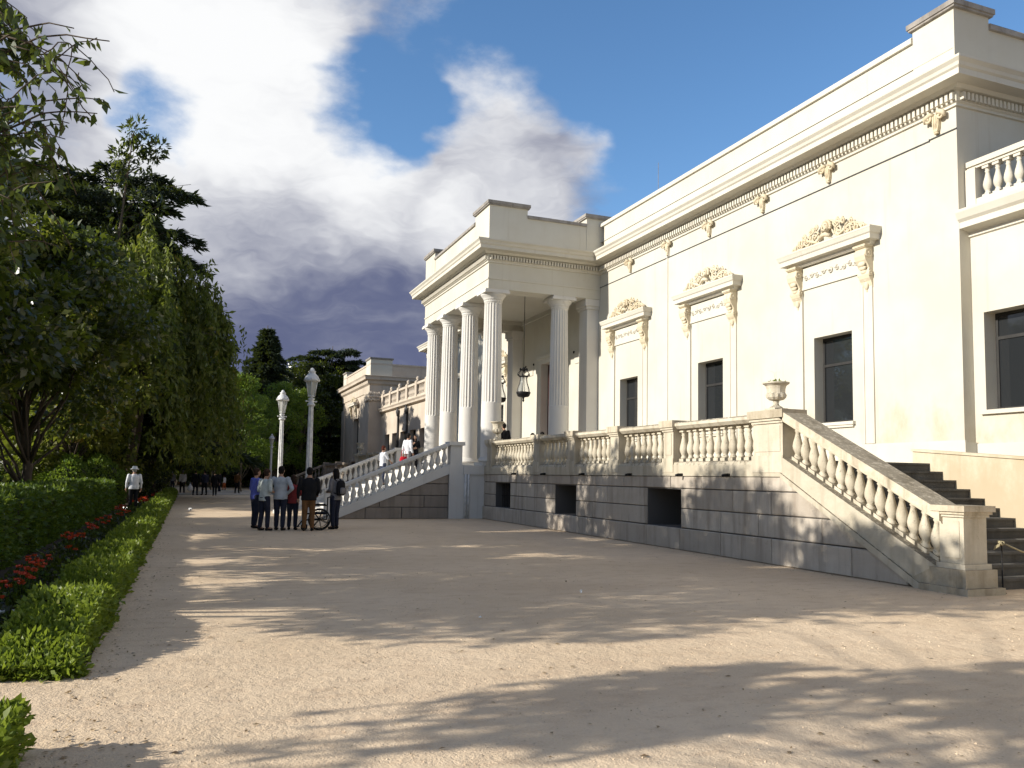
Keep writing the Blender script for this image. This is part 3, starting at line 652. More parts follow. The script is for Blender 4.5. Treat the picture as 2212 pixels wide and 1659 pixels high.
b = MB(); b.box(XT+.06, XW, PF-.1, YF, .0, 1.99); b.box(XT-.02, XT+.5, PF+.1, YF+.1, 1.69, 2.02); b.box(XT, XT+.5, PF+.1, YF+.05, 0, 1.69); tag(b.build('terrace', 'white_stone'), 'pale stone terrace wall beyond the portico staircase', 'terrace')

# sloping balustrade of the near flight
sb = thing('balustrade', 'sloping stone stair balustrade with lichened rail at the right', 'balustrade', (XT+.2, 11, 0))
sl = .49; up_ = lambda y: 2.04-(12.78-y)*sl; rail_ = lambda y: 2.93-(12.78-y)*sl
b = MB(); b.prism([(12.84, 1.69), (12.84, up_(12.84)), (9.3, up_(9.3)), (9.3, .0), (9.70, 0.0)], 0, XT-.045, XT+.42); b.prism([(12.84, 1.66), (12.84, 1.76), (9.62, 0.06), (9.62, 0), (9.75, 0)], 0, XT-.085, XT-.045); pb(b, 'string_course', 'balustrade_stone', sb)
b = MB(); b.prism([(12.86, rail_(12.86)), (12.86, rail_(12.86)-.16), (9.28, rail_(9.28)-.16), (9.28, rail_(9.28))], 0, XT-.07, XT+.46); pb(b, 'rail', 'lichen_stone', sb)
b = MB(); b.prism([(12.86, rail_(12.86)-.16), (12.86, rail_(12.86)-.2), (9.28, rail_(9.28)-.2), (9.28, rail_(9.28)-.16)], 0, XT-.03, XT+.42); pb(b, 'rail_moulding', 'balustrade_stone', sb)
BS = baluster_mesh(.705, slope=sl, axis=1, n=12, fat=1.02)
for i in range(15):
    y = 12.66-.222*i; inst(BS, 'baluster', sb, (XT+.2, y, up_(y)))
b = MB(); b.box(XT, XT+.46, 8.92, 9.34, .42, 1.14); b.box(XT-.012, XT, 8.99, 9.27, .52, 1.06); b.box(XT-.03, XT+.49, 8.89, 9.37, 1.12, 1.16); b.box(XT-.04, XT+.5, 8.88, 9.38, .36, .44); n_ = pb(b, 'newel_post', 'balustrade_stone', sb)
b = MB(); b.box(XT-.06, XT+.52, 8.86, 9.40, 1.16, 1.20); b.box(XT-.09, XT+.55, 8.83, 9.43, 1.20, 1.29); pb(b, 'newel_cap', 'lichen_stone', n_)
b = MB(); b.box(XT-.09, XT+.55, 8.83, 9.46, .10, .36); b.box(XT-.14, XT+.62, 8.76, 9.62, 0, .10); b.prism([(9.4, .1), (9.4, .36), (9.8, .16), (9.95, .1)], 0, XT-.07, XT+.4); pb(b, 'newel_base', 'lichen_stone', n_)
# near flight of steps and its flank wall
st = thing('staircase', 'dark stone steps rising behind the sloping balustrade at the right', 'staircase', (12.5, 11, 0))
for i in range(12):
    y0 = 9.20+.305*i; b = MB(); b.box(XT+.44, 14.0, y0, 12.95, .168*i, .168*(i+1)-.04); b.box(XT+.44, 14.0, y0-.03, y0+.34, .168*(i+1)-.04, .168*(i+1)); pb(b, 'step', 'step_stone', st)
b = MB(); b.prism([(12.95, 0), (12.95, 2.27), (5.0, 1.62), (5.0, 0)], 0, 14.0, 14.32); b.prism([(12.97, 2.27), (12.97, 2.32), (4.98, 1.67), (4.98, 1.62)], 0, 13.97, 14.36)
tag(b.build('flank_wall', 'plaster_stained'), 'low stained plaster wall flanking the dark steps at the right', 'wall')

# ------------------------------------------------------------------ portico staircase
ps = thing('staircase', 'wide pale staircase climbing from the gravel to the portico', 'staircase', (7.5, YC, 0))
for i in range(12):
    x1 = 5.05+.385*i; b = MB(); b.box(x1, 9.75, 30.3, 38.8, .168*i, .168*(i+1)); pb(b, 'step', 'white_stone', ps)
b = MB(); b.box(9.75, XW, 29.96, 39.14, 0, ZT-.002); pb(b, 'landing', 'white_stone', ps)
for yb, sg in ((30.0, -1), (39.1, 1)):
    lo = lambda x: 1.67-.392*(9.2-x); hi = lambda x: 2.03-.404*(9.2-x); ra = lambda x: 2.86-.406*(9.2-x)
    y0, y1 = sorted((yb, yb-sg*.36))
    b = MB(); b.prism([(5.0, 0), (9.75, 0), (9.75, 1.66), (9.2, 1.66), (5.0, lo(5.0))], 1, y0+.05, y1-.03); pb(b, 'cheek_wall', 'mortar', ps)
    b = MB(); b.prism([(4.86, 0), (5.0, 0), (9.2, lo(9.2)), (9.2, hi(9.2)), (4.86, hi(4.86))], 1, y0-.04, y1); pb(b, 'string_course', 'white_stone', ps)
    b = MB(); b.prism([(4.82, ra(4.82)-.12), (9.2, ra(9.2)-.12), (9.2, ra(9.2)), (4.82, ra(4.82))], 1, y0-.05, y1+.03); pb(b, 'rail', 'white_stone', ps)
    b = MB(); b.box(9.2, 9.75, y0-.06, y1+.06, 0, 2.03); b.box(9.24, 9.71, y0-.02, y1+.02, 2.03, 2.76); b.box(9.30, 9.65, y0-.03, y0-.02, 2.15, 2.66); b.box(9.16, 9.79, y0-.1, y1+.1, 2.76, 2.90); pb(b, 'newel_post', 'white_stone', ps)
    b = MB(); b.box(4.62, 4.92, y0-.05, y1+.03, 0, .98); b.box(4.58, 4.96, y0-.09, y1+.07, .98, 1.08); pb(b, 'newel_post', 'white_stone', ps)
    bm_ = baluster_mesh(.70, slope=.405, axis=0, m='white_stone', n=10, fat=1.08)
    for i in range(17):
        x = 9.05-.243*i; inst(bm_, 'baluster', ps, (x, (y0+y1)/2, hi(x)))
def mk_p(x0, x1, z0, z1, r):
    poly = clip([(x0, z0), (x1, z0), (x1, z1), (x0, z1)], -.392, 1, 1.67-.392*9.2-.012)
    if len(poly) >= 3:
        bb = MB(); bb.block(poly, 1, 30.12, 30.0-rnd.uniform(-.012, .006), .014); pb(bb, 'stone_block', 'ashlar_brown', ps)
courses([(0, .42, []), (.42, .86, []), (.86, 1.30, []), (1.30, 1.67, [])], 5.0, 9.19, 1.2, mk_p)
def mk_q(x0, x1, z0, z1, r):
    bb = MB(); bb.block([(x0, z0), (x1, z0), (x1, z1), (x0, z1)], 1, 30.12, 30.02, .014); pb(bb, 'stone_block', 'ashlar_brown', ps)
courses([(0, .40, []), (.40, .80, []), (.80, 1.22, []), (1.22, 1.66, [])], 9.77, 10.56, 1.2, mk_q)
b = MB(); b.box(9.76, 10.58, 29.9, 30.0, 1.67, 2.02); pb(b, 'landing_edge', 'white_stone', ps)
b = MB(); b.tube([(9.84, 29.93, 0), (9.84, 29.93, 1.68)], .045, 8); b.tube([(9.96, 29.93, 0), (9.96, 29.93, 1.68)], .045, 8); tag(b.build('drainpipe', 'lamp_paint'), 'pair of white drainpipes on the brown wall beside the portico stairs', 'pipe')

# stair balustrade of the far pavilion
fb = thing('balustrade', 'dark distant stair balustrade in front of the end pavilion', 'balustrade', (XT, 65, 0))
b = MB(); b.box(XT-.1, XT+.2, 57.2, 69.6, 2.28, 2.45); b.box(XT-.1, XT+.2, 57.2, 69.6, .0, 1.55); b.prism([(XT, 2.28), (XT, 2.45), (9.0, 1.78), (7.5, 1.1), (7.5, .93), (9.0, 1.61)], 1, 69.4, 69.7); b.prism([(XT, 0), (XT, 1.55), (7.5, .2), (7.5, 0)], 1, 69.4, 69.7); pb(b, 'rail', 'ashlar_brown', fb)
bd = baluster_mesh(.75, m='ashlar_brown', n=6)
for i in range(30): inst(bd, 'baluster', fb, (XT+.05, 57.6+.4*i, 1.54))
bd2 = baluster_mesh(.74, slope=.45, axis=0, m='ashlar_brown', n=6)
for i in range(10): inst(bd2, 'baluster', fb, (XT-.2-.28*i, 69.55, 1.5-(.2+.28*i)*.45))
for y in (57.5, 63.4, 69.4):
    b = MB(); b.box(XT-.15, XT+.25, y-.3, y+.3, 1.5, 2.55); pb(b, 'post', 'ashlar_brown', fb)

# urns
def urn(x, y, z, s, label, m='balustrade_stone', fancy=True):
    t = thing('urn', label, 'urn', (x, y, z), 0, 'garden urns on pedestals')
    b = MB(); b.box(-.17*s, .17*s, -.17*s, .17*s, 0, .05*s); b.lathe([(.15*s, .05*s), (.14*s, .08*s), (.07*s, .13*s), (.05*s, .20*s), (.075*s, .23*s), (.05*s, .25*s)], n=14); b.build('foot', m, t)
    b = MB(); n = 24; pr = [(.06, .25), (.16, .28), (.21, .34), (.225, .41), (.20, .44), (.185, .47), (.19, .56), (.21, .64), (.25, .68), (.28, .70), (.285, .735), (.24, .74), (.19, .72), (.15, .62)]
    vs = []; fs = []
    for j, (r, zz) in enumerate(pr):
        for i in range(n):
            a = 2*math.pi*i/n; q = r
            if fancy and 1 <= j <= 3 and i % 2: q *= .90
            if fancy and 5 <= j <= 7: q *= 1+.03*math.sin(6*a)
            vs.append((q*s*math.cos(a), q*s*math.sin(a), zz*s))
    for j in range(len(pr)-1):
        for i in range(n): fs.append((j*n+i, j*n+(i+1) % n, (j+1)*n+(i+1) % n, (j+1)*n+i))
    fs.append(tuple((len(pr)-1)*n+i for i in range(n))); b.add(vs, fs, False); b.build('bowl', m, t)
    return t
urn(XT+.2, 13.28, 3.0, .92, 'weathered stone urn with a few leaves on the near terrace pedestal').scale.z = .82
urn(XT+.2, 29.15, 2.97, .95, 'cream stone urn on the terrace post beside the portico columns')
urn(XT+.2, 55.8, 2.99, 1.0, 'small pale stone urn on the distant pedestal beyond the staircase')
# ------------------------------------------------------------------ foliage helpers
def leaf_mesh(name, P, D, size, asp, tone, m, fold=.25, S=None):
    # P: leaf base points, D: axis directions, size: lengths; diamond leaves with a fold
    n = len(P); D = D/np.maximum(np.linalg.norm(D, axis=1, keepdims=True), 1e-6)
    R = RNG.normal(size=(n, 3)) if S is None else S
    side = np.cross(D, R); side /= np.maximum(np.linalg.norm(side, axis=1, keepdims=True), 1e-6); nor = np.cross(side, D)
    L = size[:, None]; w = L*asp*.5
    mid = P+D*L*.45
    V = np.empty((n, 4, 3)); V[:, 0] = P; V[:, 1] = mid+side*w+nor*L*fold*.3; V[:, 2] = P+D*L-nor*L*fold*.35; V[:, 3] = mid-side*w+nor*L*fold*.3
    return quads(name, V.reshape(-1, 3), n, tone, m)
def quads(name, V, n, tone, m):
    me = bpy.data.meshes.new(name); me.vertices.add(n*4); me.vertices.foreach_set('co', V.astype(np.float32).ravel())
    me.loops.add(n*4); me.loops.foreach_set('vertex_index', np.arange(n*4, dtype=np.int32))
    me.polygons.add(n); me.polygons.foreach_set('loop_start', np.arange(0, n*4, 4, dtype=np.int32)); me.polygons.foreach_set('loop_total', np.full(n, 4, dtype=np.int32))
    a = me.attributes.new('tone', 'FLOAT', 'FACE'); a.data.foreach_set('value', np.clip(tone, 0, 1).astype(np.float32))
    me.materials.append(MATS[m]); me.update(); return me
def rdirs(n): d = RNG.normal(size=(n, 3)); return d/np.linalg.norm(d, axis=1, keepdims=True)
def limb(b, p0, p1, r0, r1, sag=.0, n=5, wob=.06):
    p0, p1 = Vector(p0), Vector(p1); L = (p1-p0).length; pts = []
    for i in range(n+1):
        t = i/n; q = p0.lerp(p1, t); q.z += sag*L*math.sin(math.pi*t)
        if 0 < i < n: q += Vector((random.gauss(0, wob*L*.35), random.gauss(0, wob*L*.35), random.gauss(0, wob*L*.2)))
        pts.append(q)
    b.tube(pts, [r0+(r1-r0)*i/n for i in range(n+1)], 6 if r0 > .05 else 4)
    return pts
def broadleaf(h, rad, nclump, per, leaf, m, trunk_r=.16, base=.24, bark='bark', squash=1., seed=1, droop=.3, spread=.33):
    """returns (trunk mesh, crown mesh) of a tree of height h"""
    random.seed(seed); b = MB(); tp = limb(b, (0, 0, -.05), (random.uniform(-.3, .3), random.uniform(-.3, .3), h*.62), trunk_r, trunk_r*.35, 0, 7, .03)
    cs = []
    for i in range(nclump):
        u = random.random(); z = base+(1-base)*(u**.85); k = (z-base)/(1-base)
        R = rad*(math.sin(math.pi*min(1, .14+.80*k))**.7)*squash; a = i*2.399+random.uniform(-.5, .5); q = math.sqrt(random.uniform(.12, 1))
        cs.append((R*q*math.cos(a), R*q*math.sin(a), h*z*random.uniform(.95, 1.0)-.2))
    cs.append((0, 0, h*.94))
    P = []; D = []; T = []
    for c in cs:
        k = min(1, max(0, c[2]/h-.12)); src = tp[min(7, int(k*7*.95))]
        if random.random() < .75: limb(b, src, c, trunk_r*.30, .012, .08, 4, .1)
        n = int(per*random.uniform(.6, 1.4)); cr = rad*spread*random.uniform(.7, 1.25)
        q = rdirs(n)*(cr*RNG.uniform(.25, 1.0, (n, 1))**.5); q[:, 2] *= .72
        P.append(q+np.array(c)); dd = q/cr+rdirs(n)*.9; dd[:, 2] -= droop; D.append(dd); T.append(np.full(n, random.uniform(.0, .45))+RNG.uniform(0, .58, n))
    P = np.vstack(P); D = np.vstack(D); T = np.concatenate(T)
    return mm(b, 'trunk', bark), leaf_mesh('crown', P, D, leaf*RNG.uniform(.5, 1.5, len(P)), .52, T, m)
def weeping(h, rad, nst, m, seed, leaf=.16):
    random.seed(seed); b = MB(); limb(b, (0, 0, -.05), (.2, .1, h*.8), .26, .08, 0, 7, .04); P = []; D = []; T = []
    for i in range(nst):
        a = random.uniform(0, 2*math.pi); q = math.sqrt(random.uniform(.05, 1)); top = h*(1-.42*q**2.2)*random.uniform(.86, 1.0); lob = .80+.20*math.sin(3*a+1)+.10*math.sin(7*a); r = rad*q*lob*random.uniform(.75, 1.05); top *= .9+.12*math.sin(4*a+2)*q
        s = np.array([r*math.cos(a), r*math.sin(a), top]); L = random.uniform(.18, .5)*h*(.4+.6*q); n = int(28+L*16)
        if i % 9 == 0: limb(b, (0, 0, h*random.uniform(.35, .75)), s, .05, .012, .12, 4, .06)
        t = RNG.uniform(0, 1, n); out = np.array([math.cos(a), math.sin(a), 0])
        p = s+np.outer(t, [0, 0, -L])+np.outer(np.sin(t*1.4), out)*L*.12+RNG.normal(size=(n, 3))*np.array([.13, .13, .1])*(.5+t[:, None])
        p = p[p[:, 2] > 1.75]; n = len(p)
        P.append(p); d = RNG.normal(size=(n, 3))*.5; d[:, 2] -= .9; D.append(d); T.append(np.full(n, random.uniform(0, .5))+RNG.uniform(0, .5, n))
    P = np.vstack(P); D = np.vstack(D); T = np.concatenate(T)
    return mm(b, 'trunk', 'bark'), leaf_mesh('crown', P, D, leaf*RNG.uniform(.6, 1.3, len(P)), .36, T, m)
def conifer(h, rad, tiers, m, seed, style='cedar', needle=.26, dens=1.0):
    random.seed(seed); b = MB(); limb(b, (0, 0, -.05), (0, 0, h), .34 if style == 'cedar' else .2, .03, 0, 8, .004); P = []; D = []; T = []
    for j in range(tiers):
        k = (j+.5)/tiers; z = h*(.12+.86*k)
        R = rad*((1-.30*k)*(1 if k < .93 else .85) if style == 'cedar' else (1-k)**.8+.06)
        nb = 6 if style == 'cedar' else 8
        for i in range(nb):
            a = 2*math.pi*(i+random.random()*.8)/nb+j*.7; r = R*random.uniform(.5, 1.18); dz = (r*random.uniform(-.02, .16) if style == 'cedar' else -r*random.uniform(.15, .3))
            tip = np.array([r*math.cos(a), r*math.sin(a), z+dz]); limb(b, (0, 0, z), tip, .06*(1-k)+.02, .01, .05, 3, .03)
            n = int((70 if style == 'cedar' else 46)*(r+.6)*dens); t = RNG.uniform(.12, 1.03, n); base = np.outer(t, tip-np.array([0, 0, z]))+np.array([0, 0, z])
            wid = (.30 if style == 'cedar' else .22)*r*(1.05-t*.75)+.12; lat = np.array([-math.sin(a), math.cos(a), 0]); u = RNG.uniform(-1, 1, n)
            base += np.outer(u*wid, lat); base[:, 2] += RNG.normal(size=n)*.07-np.abs(u)*wid*.25-(t > .75)*(t-.75)*r*.45+.06
            P.append(base); dd = np.outer(np.ones(n), [math.cos(a), math.sin(a), -.35])+np.outer(u, lat)*.8+RNG.normal(size=(n, 3))*np.array([.3, .3, .42]); D.append(dd); T.append(np.full(n, random.uniform(0, .5))+RNG.uniform(0, .5, n))
    P = np.vstack(P); D = np.vstack(D); T = np.concatenate(T)
    return mm(b, 'trunk', 'bark'), leaf_mesh('crown', P, D, needle*RNG.uniform(.6, 1.3, len(P)), .26, T, m)
def plant_tree(name, label, meshes, loc, rotz=0., s=1., group=None, sz=None):
    t = thing(name, label, 'tree', loc, rotz, group)
    for nm, me in zip(('trunk', 'crown'), meshes):
        o = obj(nm, me, t)
    t.scale = (s, s, sz or s); return t

A1 = broadleaf(9.6, 3.2, 52, 340, .24, 'leaf_dark', .17, .36, seed=4, spread=.29)
A2 = broadleaf(9.0, 2.9, 44, 560, .17, 'leaf_dark', .15, .49, seed=9)
A3 = broadleaf(11, 3.6, 64, 380, .25, 'leaf_gold', .18, .12, seed=14)
WE = weeping(13.5, 4.8, 430, 'leaf_weep', 3, .30)
CE = conifer(17.4, 6.8, 14, 'leaf_cedar', 5, 'cedar', .42, 2.1)
SPR = conifer(15.5, 4.6, 26, 'leaf_spruce', 8, 'spruce', .50, 1.9)
YG = broadleaf(9.5, 2.5, 30, 330, .17, 'leaf_light', .07, .22, 'bark_pale', seed=31, spread=.36, droop=-.1)
BG = broadleaf(13, 4.6, 50, 620, .27, 'leaf_dark', .25, .06, seed=41)

SHADE_ROW = [(-6.6, 10.9, A2, .93, 'leafy evergreen tree just outside the garden nearest the staircase'), (-6.2, 15.0, A2, 1.0, 'dense evergreen tree behind the near part of the tall hedge'),
             (-7.0, 19.4, A1, 1.0, 'dense evergreen tree at the left edge behind the tall hedge'), (-6.4, 23.8, A1, 1.04, 'dark glossy leaved tree over the left end of the hedge'),
             (-4.75, 30.2, A1, 1.02, 'dark glossy tree in front of the cedar at the left'), (-7.4, 28.2, A1, 1.06, 'dark rounded tree rising behind the middle of the tall hedge')]
for i, (x, y, me, s, lab) in enumerate(SHADE_ROW): plant_tree('evergreen_tree', lab, me, (x, y, 0), 1.3*i+.4, s, 'evergreen trees along the garden')
plant_tree('golden_tree', 'yellow green tree with golden tips beside the weeping tree', A3, (-4.9, 40.8, 0), .8, .95)
plant_tree('golden_tree', 'dull olive tree filling the garden behind the white parasols', A3, (-15, 58, 0), 2.8, 1.25)
plant_tree('weeping_tree', 'tall weeping tree with hanging green strands by the path', WE, (-2.7, 45.5, 0), .3, 1.14, None, 1.2)
plant_tree('weeping_tree', 'weeping tree further along behind the first weeping one', WE, (-1.9, 55, 0), 2.3, .92)
plant_tree('cedar_tree', 'very dark cedar towering above the weeping tree', CE, (-4.7, 51, 0), .5, 1.14, None, 1.07)
plant_tree('cedar_tree', 'dark cedar whose tiered branches show right of the weeping tree', CE, (-2.4, 66, 0), 1.6, .86)
plant_tree('cedar_tree', 'dark cedar with spreading branches beside the far pavilion', CE, (15.2, 97, 0), 2.2, .95)
plant_tree('spruce_tree', 'dark bushy conifer standing against the storm cloud', SPR, (7.4, 92, 0), 1.0, 1.13)
for i, (x, y, s, lab) in enumerate([(4.2, 72, 1.02, 'bright green young tree with a slender trunk left of the lamps'), (1.9, 74, .86, 'sparse young tree with low horizontal branches by the far path'), (8.3, 86, 1.12, 'light green tree behind the tallest lamp'), (10.7, 89, 1.1, 'light green tree touching the far pavilion'), (5.9, 80, .92, 'small light green tree behind the smaller lamp')]):
    plant_tree('young_tree', lab, YG, (x, y, 0), 1.1*i, s, 'light green young trees across the far path')
bgpos = [(2.5, 96), (6.2, 101), (10.2, 103), (13.0, 96), (-9, 78), (-10, 86), (-34, 84), (-26, 72), (-20, 92), (-15, 66), (-11, 84), (-6, 98), (-1, 106), (4, 112), (9, 116), (14, 112), (19, 120), (-28, 110), (0, 122), (25, 122), (-17, 112), (7, 126)]
words = ['first', 'second', 'third', 'fourth', 'fifth', 'sixth', 'seventh', 'eighth', 'ninth', 'tenth', 'eleventh', 'twelfth', 'thirteenth', 'fourteenth', 'fifteenth', 'sixteenth', 'seventeenth', 'eighteenth', 'nineteenth', 'twentieth', 'twenty-first', 'twenty-second']
for i, (x, y) in enumerate(sorted(bgpos, key=lambda p: p[0]/p[1])):
    plant_tree('background_tree', 'dark tree of the background wood, %s from the left' % words[i], BG, (x, y, 0), i*1.7, 1.45 if (x, y) in ((-9, 78), (-10, 86)) else 1.0+.13*math.sin(i*2.1), 'dark trees of the background wood')

# near tree whose branches hang into the picture at the upper left
random.seed(77); t = thing('broadleaf_tree', 'near tree with large pointed leaves hanging into the upper left corner', 'tree', (-6.4, 2.2, 0))
b = MB(); trunk = limb(b, (0, 0, -.05), (.9, 1.0, 4.8), .17, .07, 0, 7, .03); P = []; D = []; T = []; Sz = []
def twig(p0, p1, r, nl, ln, hang=.9):
    pts = limb(b, p0, p1, r, .005, .10, 5, .06)
    for k in range(nl):
        u = random.uniform(.2, 1.0); i = min(4, int(u*5)); q = pts[i].lerp(pts[i+1], u*5-i)
        P.append(tuple(q)); d = Vector((random.gauss(0, .7), random.gauss(0, .7), -hang+random.gauss(0, .35))); D.append(tuple(d)); T.append(random.random()*.90); Sz.append(ln*random.uniform(.65, 1.2))
off = Vector((1.8, 1.8, 0))      # branch places below are measured from another foot
hub = [Vector(p)+off for p in ((1.80, 4.97, 5.24), (2.07, 4.58, 6.02), (1.95, 4.97, 4.48), (2.01, 5.34, 3.76))]
for hb in hub: limb(b, trunk[6] if hb.z > 3.5 else trunk[5], hb, .018, .009, .05, 6, .05)
ends = [((3.58, 3.33, 5.18), 0, 0), ((3.83, 3.46, 5.19), 0, 0), ((3.56, 4.40, 5.42), 0, 0), ((3.34, 4.17, 5.18), 1, 1), ((3.22, 3.47, 5.26), 1, 1), ((3.78, 3.81, 4.82), 2, 0), ((3.72, 3.91, 4.73), 2, 0), ((3.59, 3.48, 4.74), 1, 0), ((3.44, 4.40, 4.79), 2, 0), ((3.37, 3.51, 4.56), 2, 1), ((3.16, 3.97, 4.93), 1, 1), ((3.46, 4.08, 4.52), 2, 1), ((3.17, 4.07, 4.47), 2, 1), ((2.98, 4.38, 4.43), 3, 1), ((3.16, 4.54, 4.45), 3, 1), ((2.89, 4.92, 5.03), 2, 1), ((3.00, 3.86, 5.13), 0, 1), ((2.91, 4.39, 5.76), 1, 1), ((3.11, 4.42, 5.42), 0, 1), ((2.97, 3.97, 4.07), 3, 1), ((3.18, 3.48, 3.75), 3, 1), ((2.96, 4.98, 4.35), 3, 1)]
for e, hb, full in ends:
    e = Vector(e)+off; m1 = hub[hb].lerp(e, .55); twig(hub[hb], m1, .018, 26, .12); twig(m1, e, .010, 22 if full else 9, .13)
    for k in range(3):
        q = m1.lerp(e, random.uniform(.1, .8)); twig(q, q+Vector((random.gauss(.1, .25), random.gauss(0, .3), random.gauss(-.05, .25))), .006, 9 if full else 5, .12)
for k in range(230):        # dense foliage at the extreme left
    q = Vector((random.uniform(1.0, 2.95), 0, random.uniform(3.3, 6.4))); q.y = 4.75-.30*(q.x-2.0)+random.uniform(-.5, .4); q += off
    twig(q, q+Vector((random.gauss(0, .3), random.gauss(0, .3), random.gauss(-.1, .2))), .006, 16, .115)
# boughs over the garden to the left of the viewer, which shade the foreground
for x0, x1, y0, y1, n in ((1.6, 3.2, 4.65, 5.2, 20), (2.8, 5.4, 5.05, 6.0, 44), (2.4, 4.2, 4.3, 5.2, 12), (4.9, 6.8, 3.9, 5.1, 26), (6.0, 7.6, 4.7, 5.5, 16), (4.4, 6.4, 3.1, 4.0, 8)):
    for k in range(n):
        xs = random.uniform(x0, x1); z = max((xs+2.9)*math.tan(ELEV), 3.4)+random.uniform(0, 1.4); q = Vector((xs-z/math.tan(ELEV)+6.4, random.uniform(y0, y1)+.18-2.2, z))
        if k % 4 == 0: limb(b, trunk[6], q, .018, .006, .05, 4, .06)
        for j in range(2): twig(q, q+Vector((random.gauss(.0, .4), random.gauss(0, .2), random.gauss(0, .3))), .005, 24, .16, .4)
b.build('trunk', 'bark', t); obj('crown', leaf_mesh('crown', np.array(P), np.array(D), np.array(Sz), .42, np.array(T), 'leaf_near', .3), t)

# magnolia-like sprig that rises above the dark trees
t = thing('magnolia_tree', 'slender dark magnolia whose top sprig stands above the cedar', 'tree', (-4.6, 44.6, 0)); t.scale = (1.35, 1.35, 1.57); b = MB(); P = []; D = []; T = []
random.seed(5); tip = Vector((.95, .3, 11.9)); pts = limb(b, (0, 0, 0), tip, .12, .02, 0, 8, .012)
for z, sx, sy in ((11.9, .0, 0), (11.7, .5, .2), (11.4, .85, .1), (11.3, .2, 0), (11.2, -.3, 0), (11.05, .55, .1), (10.9, -.25, 0), (10.6, -.1, .1), (10.2, -.35, .1), (9.8, .4, 0), (9.6, 1.1, 0), (9.3, -.3, .2), (9.0, .6, -.2), (8.4, -.4, 0), (8, .5, 0), (7, 0, .3), (12.15, .25, 0), (11.55, 1.05, 0)):
    c = Vector((pts[-2].x+sx, pts[-2].y+sy, z)); limb(b, (pts[-2].x, pts[-2].y, z-.5), c, .02, .008, .0, 2, .03)
    n = 70; q = rdirs(n)*.25; P.append(q+np.array(c)); dd = q*3+rdirs(n)*.5; dd[:, 2] += .1; D.append(dd); T.append(RNG.uniform(0, .5, n))
P = np.vstack(P); b.build('trunk', 'bark', t); obj('crown', leaf_mesh('crown', P, np.vstack(D), .24*RNG.uniform(.7, 1.2, len(P)), .34, np.concatenate(T), 'leaf_dark'), t)

# ------------------------------------------------------------------ hedges
def hedge(label, x0, x1, y0, y1, h, m, leaf, dens, seed, name='hedge', wob=.02, grow=True, soft=0.):
    rng = np.random.default_rng(seed); t = thing(name, label, 'hedge', ((x0+x1)/2, (y0+y1)/2, 0), 0, 'clipped hedges of the garden')
    c = np.array([(x0+x1)/2, (y0+y1)/2, 0])
    b = MB(); i = leaf*.7; b.box(x0+i-c[0], x1-i-c[0], y0+i+soft-c[1], y1-i-c[1], 0, h-i); b.build('stems', 'hedge_core', t)
    P = []; N = []
    cell = 1.0; ys = np.arange(y0, y1, cell)
    for ya in ys:
        yb = min(ya+cell, y1); d = dens*(1 if not grow else min(1, (9/max(ya, 9))**1.25)); sc = 1
        for (ax, area) in (('t', (x1-x0)*(yb-ya)), ('r', h*(yb-ya)), ('l', h*(yb-ya)*.6)):
            n = int(area*d)
            y = rng.uniform(ya, yb, n)
            if ax == 't': p = np.c_[rng.uniform(x0, x1, n), y, np.full(n, h)]; nn = (0, 0, 1)
            else: p = np.c_[np.full(n, x1 if ax == 'r' else x0), y, rng.uniform(0, h, n)]; nn = (1 if ax == 'r' else -1, 0, 0)
            P.append(p); N.append(np.tile(nn, (n, 1)).astype(float))
    for yy, ny in ((y0, -1), (y1, 1)):
        n = int((x1-x0)*h*dens*(1 if yy < 12 else .3)); P.append(np.c_[rng.uniform(x0, x1, n), np.full(n, yy), rng.uniform(0, h, n)]); N.append(np.tile((0, ny, 0), (n, 1)).astype(float))
    P = np.vstack(P); N = np.vstack(N); n = len(P)
    wv = np.sin(P[:, 1]*2.1+P[:, 2]*3)*wob+np.sin(P[:, 1]*5.3+P[:, 0]*7)*wob*.7
    P = P+N*(wv-leaf*.55*rng.uniform(0, 1, n))[:, None]
    shoot = (rng.uniform(0, 1, n) < .07)*rng.uniform(.01, .085, n); P = P+N*shoot[:, None]; gap = np.sin(P[:, 1]*3.7+seed)+np.sin(P[:, 1]*9.1+P[:, 2]*6+P[:, 0]*4); keep = (gap < 1.55) | (rng.uniform(0, 1, n) < .35); P, N = P[keep], N[keep]; n = len(P)
    far = np.minimum(2.6, np.maximum(1, P[:, 1]/11)**.62) if grow else 1
    if soft: P[:, 2] *= np.sqrt(np.clip((P[:, 1]-y0)/soft, .08, 1))*(1+.10*np.sin(P[:, 1]*2.3))
    D = N*.9+rng.normal(size=(n, 3))*.75; D[:, 2] += .35
    tone = rng.uniform(0, .7, n)+.3*(np.sin(P[:, 1]*1.7)*.5+.5)*rng.uniform(0, 1, n)
    obj('foliage', leaf_mesh('foliage', P-c, D, leaf*far*rng.uniform(.6, 1.3, n), .55, tone, m), t); return t
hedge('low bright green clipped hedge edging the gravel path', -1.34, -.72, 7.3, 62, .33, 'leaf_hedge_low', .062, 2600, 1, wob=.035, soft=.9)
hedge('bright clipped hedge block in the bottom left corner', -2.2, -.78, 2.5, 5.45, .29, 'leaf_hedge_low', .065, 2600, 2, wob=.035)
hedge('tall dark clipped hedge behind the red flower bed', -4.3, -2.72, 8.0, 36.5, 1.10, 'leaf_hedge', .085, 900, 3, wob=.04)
hedge('clipped hedge in the garden running towards the round bush', -16, -7.8, 47.5, 48.7, 1.15, 'leaf_hedge', .14, 420, 4, grow=False)
hedge('second clipped hedge in the garden below the parasols', -17, -9.2, 54, 55.0, 1.3, 'leaf_hedge', .15, 380, 6, grow=False)
hedge('short clipped hedge beyond the woman in white', -4.4, -2.2, 56, 60, .75, 'leaf_hedge_low', .15, 330, 7, grow=False)
